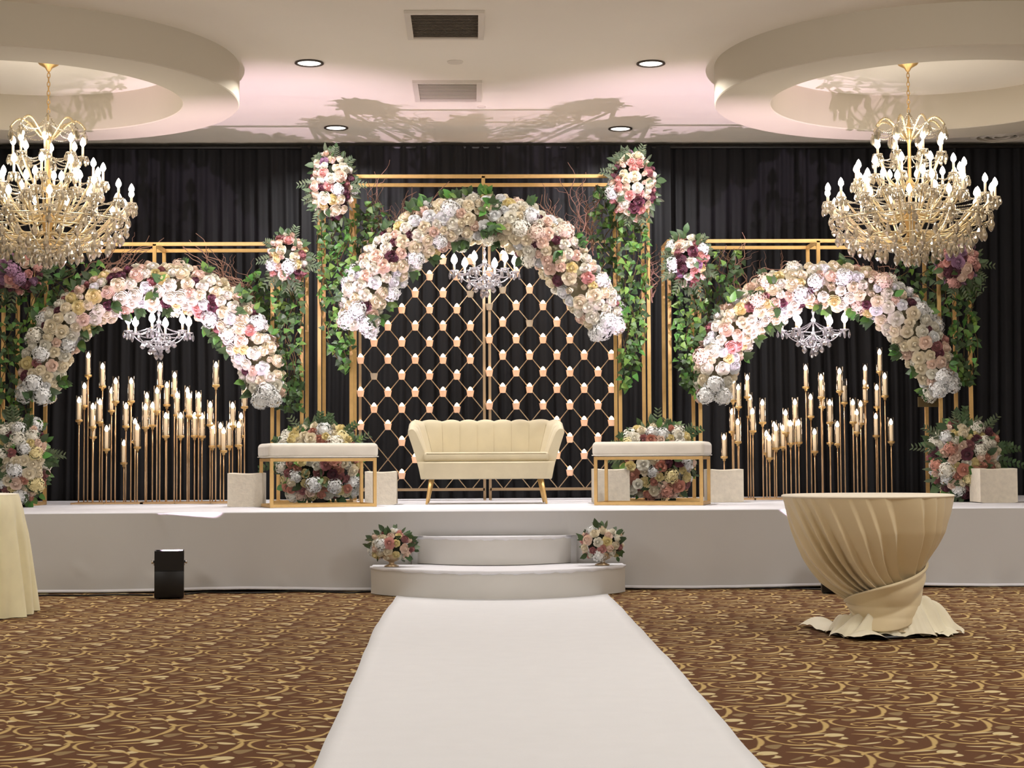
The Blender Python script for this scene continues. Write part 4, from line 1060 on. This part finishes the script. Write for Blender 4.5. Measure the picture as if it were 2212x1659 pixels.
# ------------------------------------------------------------------ twisted cloth cocktail table
def cocktail():
    b = atz(1873, 1375, 0); Yt = 9.35; s = Yt / F
    tp = at(1873, 1070, Yt); X0 = tp.x; z_t = .762
    t = thing('cocktail_table', 'round cocktail table in a twisted champagne cloth before the stage, right', 'table', (X0, Yt, 0))
    R = .462
    MB().lathe([(R - .02, -.012), (R, -.010), (R + .004, -.003), (R, .003), (R - .01, .006), (0, .007)], (X0, Yt, z_t), 72).build('tabletop', 'tabletop', t, True, angle=.8)
    MB().lathe([(.03, 0), (.03, z_t - .02)], (X0 + .05, Yt, .02), 12).build('pedestal', 'black', t, True)
    MB().lathe([(.24, 0), (.25, .01), (.2, .022), (.04, .03)], (X0 + .04, Yt, .001), 28).build('foot', 'black', t, True)
    # silhouette table: (pixel y, left x, right x)
    sil = [(1077, 1691, 2056), (1110, 1699, 2049), (1150, 1710, 2037), (1180, 1721, 2020), (1208, 1733, 2001), (1237, 1752, 1984), (1262, 1772, 1979), (1285, 1806, 1977), (1307, 1838, 1979), (1331, 1843, 1985), (1348, 1838, 1996), (1362, 1830, 2004)]
    def prof(z):
        zs = [(z_t - .012 - (y - 1077) * s) for y, _, _ in sil]
        for (z0, r0), (z1, r1) in zip(zip(zs, sil), zip(zs[1:], sil[1:])):
            if z >= z1: u = (z0 - z) / (z0 - z1); u = max(0, u); return (r0[1] + (r1[1] - r0[1]) * u, r0[2] + (r1[2] - r0[2]) * u)
        return sil[-1][1:]
    n = 600; rows = 46; P = []
    tw_tot = 1.9
    for i in range(n):
        th = 2 * PI * i / n; row = []
        for j in range(rows + 1):
            v = j / rows; z = z_t - .010 - v * (z_t - .045)
            l, r_ = prof(z); cx = X0 + ((l + r_) / 2 - 1873) * s; hw = (r_ - l) / 2 * s
            tw = .55 * v + 1.15 * v ** 4
            a = th + tw
            # pleats gather as the cloth narrows
            ph = th * 26 + 2.2 * math.sin(th * 3 + 1) + 1.2 * math.sin(th * 7)
            am = (.004 + .046 * min(1, v * 2.0) * (1 - .45 * v)) * (.68 + .32 * math.sin(th * 5 + 2))
            saw = (ph / (2 * PI)) % 1.0; sw = saw / .78 if saw < .78 else (1 - saw) / .22
            rr = hw - am * .8 + am * (sw ** 1.1 * 2 - 1)
            row.append((cx + rr * math.cos(a), Yt + rr * math.sin(a), z))
        P.append(row)
    MB().grid(P, True).build('tablecloth', 'tablecloth', t, True)
    # overlapping sash of cloth swept from upper right down across the front to the left
    nu, nv = 80, 40; P = []
    for i in range(nu + 1):
        u = i / nu; a = math.radians(18 - 205 * u)         # from right side, across the front (-90), to the left side
        row = []
        ztop = z_t - .012 - (1198 + (1302 - 1198) * u ** .75 - 1077) * s; zbot = ztop - (.035 + .21 * math.sin(PI * min(1, u * 1.02)) ** .7)
        for j in range(nv + 1):
            v = j / nv; z = ztop + (zbot - ztop) * v
            l, r_ = prof(z); cx = X0 + ((l + r_) / 2 - 1873) * s; hw = (r_ - l) / 2 * s
            rr = hw + .008 + .014 * math.sin(PI * v) + .013 * abs(math.sin(v * 8 + u * 2.2 + math.sin(u * 5))) * (1 - .3 * v) - (.014 if j == 0 else 0) - (.03 * (v > .97))
            row.append((cx + rr * math.cos(a), Yt + rr * math.sin(a), z))
        P.append(row)
    MB().grid(P).build('cloth_wrap', 'tablecloth', t, True)
    # puddled hem on the floor
    nu, nv = 220, 14; P = []; cx = X0 + (1912 - 1873) * s
    for i in range(nu):
        a = 2 * PI * i / nu; row = []
        ro = .36 + .03 * math.sin(a * 2 + .5) + .030 * math.sin(a * 5 + 1) + .012 * math.sin(a * 11) + .008 * abs(math.sin(a * 34))
        ro -= .05 * max(0, -math.cos(a)) - .01
        for j in range(nv + 1):
            v = j / nv; r_ = .185 + (ro - .185) * v
            z = .175 * (.5 + .5 * math.cos(a + .5)) * (1 - v) ** 1.7 + (.034 * (1 - v) + .022) * (.6 + abs(math.sin(a * 4.5 + v * 2.2))) * math.sin(PI * min(1, v * .9 + .1)) + .012
            fo = abs(math.sin(a * 6.5 + 1.2 + 1.6 * v + .8 * math.sin(a * 3)))
            z += .055 * math.sin(PI * min(1, v * 1.05)) * (fo - .45) + .026 * v * fo
            r_ += .020 * (1 - v) * (fo - .5)
            row.append((cx + r_ * math.cos(a), Yt + r_ * math.sin(a) * .62, max(.003, z - .010 * (v > .98))))
        P.append(row)
    MB().grid(P, True).build('cloth_hem', 'puddle', t, True, label='pale scalloped hem puddled on the carpet')
    # a loose flap thrown to the left on the floor, and one to the right
    for (x0, y0, x1, y1, wv, nm) in ((1760, 1352, 1890, 1386, .10, 0), (1935, 1375, 2052, 1372, .12, 1)):
        p0 = atz(x0, y0, 0); p1 = atz(x1, y1, 0); d = p1 - p0; sd = Vector((-d.y, d.x, 0)).normalized(); P = []
        for i in range(25):
            u = i / 24; row = []
            for j in range(9):
                v = j / 8 - .5; q = p0 + d * u + sd * (v * wv * 2)
                q.z = .012 + .04 * math.cos(v * PI) * (1 - .3 * u) + .008 * math.sin(u * 16 + v * 3) + .01 * (abs(math.sin(u * 20)) if j == 0 else 0)
                row.append(q)
            P.append(row)
        MB().grid(P).build('cloth_flap', 'puddle', t, True)
cocktail()

# table at the left edge
def left_table():
    Yt = 11.0; s = Yt / F; edge = at(20, 1070, Yt - .2); R = .76; cx = edge.x - R - .02; z_t = .762
    t = thing('round_table', 'round table under a pale yellow floor-length cloth at the left edge', 'table', (cx, Yt, 0))
    MB().lathe([(R - .02, -.01), (R, -.008), (R + .003, 0), (R - .008, .005), (0, .006)], (cx, Yt, z_t), 72).build('tabletop', 'tabletop', t, True, angle=.8)
    MB().lathe([(.04, 0), (.04, z_t - .03)], (cx, Yt, .01), 12).build('pedestal', 'black', t, True)
    n = 300; P = []
    for i in range(n):
        th = 2 * PI * i / n; row = []
        for j in range(25):
            v = j / 24; z = z_t + .004 - v * (z_t + .002)
            am = .012 + .055 * v
            rr = R + .012 * min(1, v * 9) + .085 * v ** .8 + am * (math.sin(th * 18 + math.sin(th * 4) * 1.5) * .5 + .25 * math.sin(th * 37 + v * 2)) * min(1, v * 3)
            row.append((cx + rr * math.cos(th), Yt + rr * math.sin(th), max(.004, z + .01 * math.sin(th * 9) * v)))
        P.append(row)
    MB().grid(P, True).build('tablecloth', 'yellowcloth', t, True)
left_table()

# ------------------------------------------------------------------ black wash light box and cables
def blackbox(bx, by, label, sgn):
    W = .205; D = .20; H = .335
    M_ = Matrix.Translation((bx, by, .004)) @ Matrix.Rotation(math.radians(9 * sgn), 4, 'Z')
    t = thing('uplight_box', label, 'light', (bx, by, 0))
    hm = MB(M_); tk = .009
    hm.rbox((0, 0, .105), (W, D, .20), .006, 2)
    for sx in (-1, 1): hm.box((sx * (W / 2 - tk / 2), 0, (H + .19) / 2), (tk, D, H - .19))
    for sy in (-1, 1): hm.box((0, sy * (D / 2 - tk / 2), (H + .19) / 2), (W - 2 * tk, tk, H - .19))
    hm.build('housing', 'black', t, True, angle=.5)
    MB(M_).lathe([(.07, .206), (.066, .212), (0, .214)], n=24).build('lens', 'lens', t, True)
    for sx in (-1, 1):
        MB(M_).tube([(sx * (W / 2), -.02, H * .76), (sx * (W / 2 + .022), -.02, H * .76)], [.010, .014], 12).build('knob', 'chrome', t, True)
        MB(M_).box((sx * (W / 2 + .004), .0, H * .72), (.004, .12, .02)).build('bracket', 'chrome', t)
    for sx in (-1, 1):
        for sy in (-1, 1): MB(M_).lathe([(.012, -.003), (.012, .006)], (sx * .08, sy * .08, 0), 8).build('foot', 'blackmatte', t)
blackbox(*BOX[0], 'black uplight box with chrome bracket knobs on the carpet before the stage, left', 1)
blackbox(*BOX[1], 'black uplight box hidden behind the cocktail table before the stage, right', -1)
def cable(pts, label, r=.006):
    P = [atz(x, y, r) for x, y in pts]; Q = []
    for i in range(len(P) - 1):
        for k in range(8):
            u = k / 8; q = P[i].lerp(P[i + 1], u); Q.append(q)
    Q.append(P[-1])
    for i in range(2, len(Q) - 2): Q[i] = (Q[i - 1] + Q[i] + Q[i + 1]) / 3
    for q in Q: q.z = r + .001; q.y = min(q.y, STY - .05)
    tag(MB().tube(Q, r, 6).build('cable', 'blackmatte', None, True), label, 'cable')
cable([(400, 1284), (440, 1279), (500, 1281), (560, 1281), (640, 1277), (700, 1279), (760, 1281), (800, 1278)], 'black cable on the carpet from the uplight box to the steps')
cable([(330, 1286), (250, 1285), (180, 1287), (100, 1286), (30, 1289)], 'black cable on the carpet left of the uplight box')
cable([(1620, 1272), (1680, 1270), (1740, 1272), (1790, 1274), (1850, 1275)], 'black cable along the stage bottom behind the cocktail table')
# ------------------------------------------------------------------ crystal chandeliers
DROP = MB().lathe([(0, 0), (.004, -.004), (.0035, -.010), (.010, -.022), (.013, -.040), (.009, -.056), (0, -.066)], n=6)
DROP.smooth = False; DROPM = DROP.mesh('crystal_drop', 'crystal'); DROP2 = DROP.mesh('clear_crystal_drop', 'crystalw')
SPEAR = MB().lathe([(0, 0), (.006, -.004), (.008, -.012), (.004, -.018), (.010, -.028), (.019, -.052), (.017, -.068), (.007, -.086), (0, -.092)], n=6); SPEAR.smooth = False
SPEARM = SPEAR.mesh('crystal_spear', 'crystal'); SPEAR2 = DROP2 if False else SPEAR.mesh('clear_crystal_spear', 'crystalw')
def beads(pts, r, step, mt_list, mb):
    """small octahedral beads strung along a polyline"""
    L = 0; nxt = 0
    for a, b in zip(pts, pts[1:]):
        d = (b - a).length
        while nxt <= L + d:
            p = a.lerp(b, (nxt - L) / d)
            mb.add([p + Vector(v) * r for v in ((1, 0, 0), (0, 1, 0), (-1, 0, 0), (0, -1, 0), (0, 0, 1.2), (0, 0, -1.2))],
                   [(0, 1, 4), (1, 2, 4), (2, 3, 4), (3, 0, 4), (1, 0, 5), (2, 1, 5), (3, 2, 5), (0, 3, 5)])
            nxt += step
        L += d
def swag(a, b, sag, n=8):
    return [a.lerp(b, k / n) + Vector((0, 0, -sag * 4 * (k / n) * (1 - k / n))) for k in range(n + 1)]
def arm_pts(r0, z0, r1, z1, dip, n=14):
    P = []
    for k in range(n + 1):
        u = k / n; r = r0 + (r1 - r0) * u; z = z0 + (z1 - z0) * u ** 1.6 - dip * math.sin(PI * min(1, u * 1.05)) ** 1.2
        P.append((r, z))
    return P
def chandelier(loc, label, name, tiers, metal, cr, drop, spear, bulb, scale, crown, basket, ztop, group=None, seed=1, topz=None, bulbh=.075, nodrop=6, bs=1.0):
    """everything in local units around loc = centre of the hub"""
    random.seed(seed); L0 = Vector(loc)
    t = thing(name, label, 'chandelier', L0, group)
    T0 = Matrix.Translation(L0)
    chain = MB()
    # stem and hub
    stem = MB(T0).lathe([(0, basket[-1][1] - .03 * scale), (.03 * scale, basket[-1][1]), (.012 * scale, basket[-1][1] + .05 * scale), (.04 * scale, -.05 * scale), (.06 * scale, 0), (.02 * scale, .05 * scale), (.015 * scale, .2 * scale), (.045 * scale, .26 * scale), (.015 * scale, .32 * scale),
                        (.014 * scale, ztop * .7), (.035 * scale, ztop * .78), (.010 * scale, ztop * .9), (0, ztop)], n=14)
    stem.build('stem', cr if name != 'crystal_chandelier' else 'gold', t, True)
    for (R, z, n, zr, dip, off) in tiers:
        tips = []
        for k in range(n):
            a = 2 * PI * (k + off) / n; ca, sa = math.cos(a), math.sin(a)
            P = [L0 + Vector((r * ca, r * sa, zz)) for r, zz in arm_pts(.03 * scale, zr, R, z, dip)]
            am = MB().tube(P, .0075 * scale + .001, 6).build('arm', metal, t, True)
            tip = P[-1]; tips.append((tip, a))
            MB().lathe([(.004, -.012), (.020, -.006), (.042, .006), (.040, .010), (.014, .004), (.012, .014)], tip, 12).build('bobeche', cr, am, True)
            MB().lathe([(.010, .012), (.010, .012 + bulbh)], tip, 8).build('candle_tube', 'wax', am, True)
            MB().lathe([(r_ * bs, z_ * bs) for r_, z_ in ((.004, 0), (.011, .006), (.023, .024), (.022, .042), (.011, .066), (0, .08))], tip + Vector((0, 0, .012 + bulbh)), 10).build('bulb', bulb, am, True)  # bulb made wider to stand for the bloom around it
            for e in range(nodrop):
                b = 2 * PI * e / nodrop + a; q = tip + Vector((.040 * math.cos(b), .040 * math.sin(b), .004))
                inst('crystal_drop', drop, am, Matrix.Translation(q) @ Matrix.Rotation(random.uniform(0, 3), 4, 'Z') @ Matrix.Diagonal((1.15, 1.15, random.uniform(.95, 1.25), 1)))
        for k in range(n):
            a, b = tips[k][0], tips[(k + 1) % n][0]
            beads(swag(a, b, .045 * scale + .01), .0065, .0135, None, chain)
            beads(swag(tips[k][0], L0 + Vector((.04 * scale * math.cos(tips[k][1]), .04 * scale * math.sin(tips[k][1]), zr + .22 * scale)), .05 * scale), .006, .0135, None, chain)
    # basket of hanging spears: rings (r, z, count, len)
    cnt = 0
    for (r, z, n, ln) in basket:
        if n:
            MB(T0).tube([(r * math.cos(2 * PI * k / 40), r * math.sin(2 * PI * k / 40), z) for k in range(41)], .005, 5).build('ring', metal, t, True)
        for k in range(n):
            a = 2 * PI * (k + random.uniform(-.25, .25)) / n
            p = L0 + Vector((r * math.cos(a), r * math.sin(a), z))
            inst('crystal_spear', spear, t, Matrix.Translation(p) @ Matrix.Rotation(random.uniform(0, 3), 4, 'Z') @ Matrix.Diagonal((1.3, 1.3, ln * random.uniform(.85, 1.15), 1))); cnt += 1
    for (r0, z0, n0, _), (r1, z1, n1, _) in zip(basket, basket[1:]):
        m_ = 28 if r0 > .3 else 16
        for k in range(m_):
            a = 2 * PI * k / m_
            beads(swag(L0 + Vector((r0 * math.cos(a), r0 * math.sin(a), z0)), L0 + Vector((r1 * math.cos(a), r1 * math.sin(a), z1)), .01, 6), .0075, .016, None, chain)
    if crown:
        R, z, n, h = crown; tips = []
        for k in range(n):
            a = 2 * PI * (k + .3) / n; P = []
            for j in range(15):
                u = j / 14; r = .03 + (R - .03) * u ** .8 + .0; zz = z + h * math.sin(PI * u * .78) * 1.0 - .02 * u
                P.append(L0 + Vector((r * math.cos(a), r * math.sin(a), zz)))
            am = MB().tube(P, .009, 6).build('crown_arm', metal, t, True); tips.append(P[-1])
            beads(P, .012, .022, None, chain)
            for e in range(4):
                q = P[-1] + Vector((random.uniform(-.02, .02), random.uniform(-.02, .02), -.01 - .005 * e))
                inst('crystal_drop', drop, am, Matrix.Translation(q) @ Matrix.Diagonal((1.5, 1.5, 1.5, 1)))
        for k in range(n):
            beads(swag(tips[k], tips[(k + 1) % n], .05), .007, .015, None, chain); beads(swag(tips[k], L0 + Vector((0, 0, ztop)), .10), .007, .016, None, chain)
    chain.build('bead_strings', cr, t, False, kind='stuff')
    # chain to the ceiling / arch
    zc = topz - L0.z; P = []
    k = 0; z = ztop - .01
    link = MB(); 
    while z < zc - .03:
        c = L0 + Vector((0, 0, z + .02)); pts = []
        for e in range(13):
            a = 2 * PI * e / 12; v = Vector((.011 * math.cos(a), 0, .024 * math.sin(a)))
            if k % 2: v = Vector((0, v.x, v.z))
            pts.append(c + v)
        link.tube(pts, .0035, 5); z += .036; k += 1
    link.build('hanging_chain', 'gold' if name == 'crystal_chandelier' else 'chrome', t, True)
    if name == 'crystal_chandelier':
        MB(T0).lathe([(.012, zc - .09), (.03, zc - .06), (.075, zc - .035), (.085, zc - .02), (.06, zc - .001)], n=20).build('ceiling_canopy', 'gold', t, True)
    return t
cr_ = atz(1957, 131, CEIL); cl_ = atz(103, 127, CEIL)
for p, px in ((cl_, 103), (cr_, 1957)): pass
YCH = 13.68
xl = at(103, 450, YCH).x; xr = at(1966, 450, YCH).x; Zh = at(1966, 470, YCH).z
TIERS = [(.665, .12, 16, -.10, .10, 0), (.60, .02, 12, -.16, .10, .5), (.43, .30, 12, .05, .09, .25), (.40, .20, 8, .02, .1, 0), (.27, .50, 8, .28, .07, .2)]
BASKET = [(.64, -.03, 14, 1.0), (.58, -.10, 26, 1.15), (.48, -.17, 24, 1.2), (.36, -.21, 20, 1.2), (.24, -.24, 14, 1.2), (.12, -.27, 8, 1.2), (.03, -.29, 3, 1.3)]
c1 = chandelier((xr, YCH, Zh), 'large gold crystal chandelier hanging under the right soffit ring', 'crystal_chandelier', TIERS, 'palegold', 'crystal', DROPM, SPEARM, 'bulb', 1.0,
                (.29, .64, 8, .17), BASKET, .86, seed=4, topz=CEIL)
c2 = copy_tree(c1); c2.location = (xl, YCH, Zh); c2['label'] = 'large gold crystal chandelier hanging under the left soffit ring'
for x in (xl, xr):
    for k in range(6):
        a = 2 * PI * k / 6 + .3
        light('POINT', 'chandelier_glow', (x + .5 * math.cos(a), YCH + .5 * math.sin(a), Zh + .30), 3.6, (1, .93, .84), .06)
    light('POINT', 'chandelier_glow', (x, YCH - .25, Zh + .62), 3.6, (1, .93, .84), .05)
ST = [(.275, .035, 6, 0, .07, .17)]
SBK = [(.14, -.05, 6, .7), (.08, -.09, 4, .75), (.02, -.11, 2, 1.0)]
for (px, py, lab, ph) in ((1047, 596, 'small clear crystal chandelier hanging in the centre floral arch', 0), (343, 727, 'small clear crystal chandelier hanging in the left floral arch', .3), (1757, 723, 'small clear crystal chandelier hanging in the right floral arch', .6)):
    Yc = 15.2 if px == 1047 else 15.2
    p = at(px, py, Yc)
    tt = [(a, b, c, d, e, f + ph) for a, b, c, d, e, f in ST]
    chandelier(p, lab, 'small_crystal_chandelier', tt, 'crystalw', 'crystalw', DROP2, SPEAR2, 'bulbw', .5, None, SBK, .26, seed=px, topz=p.z + (.42 if px == 1047 else .30), bulbh=.05, nodrop=4, bs=1.25)
    for k in range(3):
        a = 2 * PI * k / 3 + .9; light('POINT', 'chandelier_glow', (p.x + .2 * math.cos(a), p.y - .05 + .2 * math.sin(a), p.z + .13), 5.0, (1, .93, .9), .03)
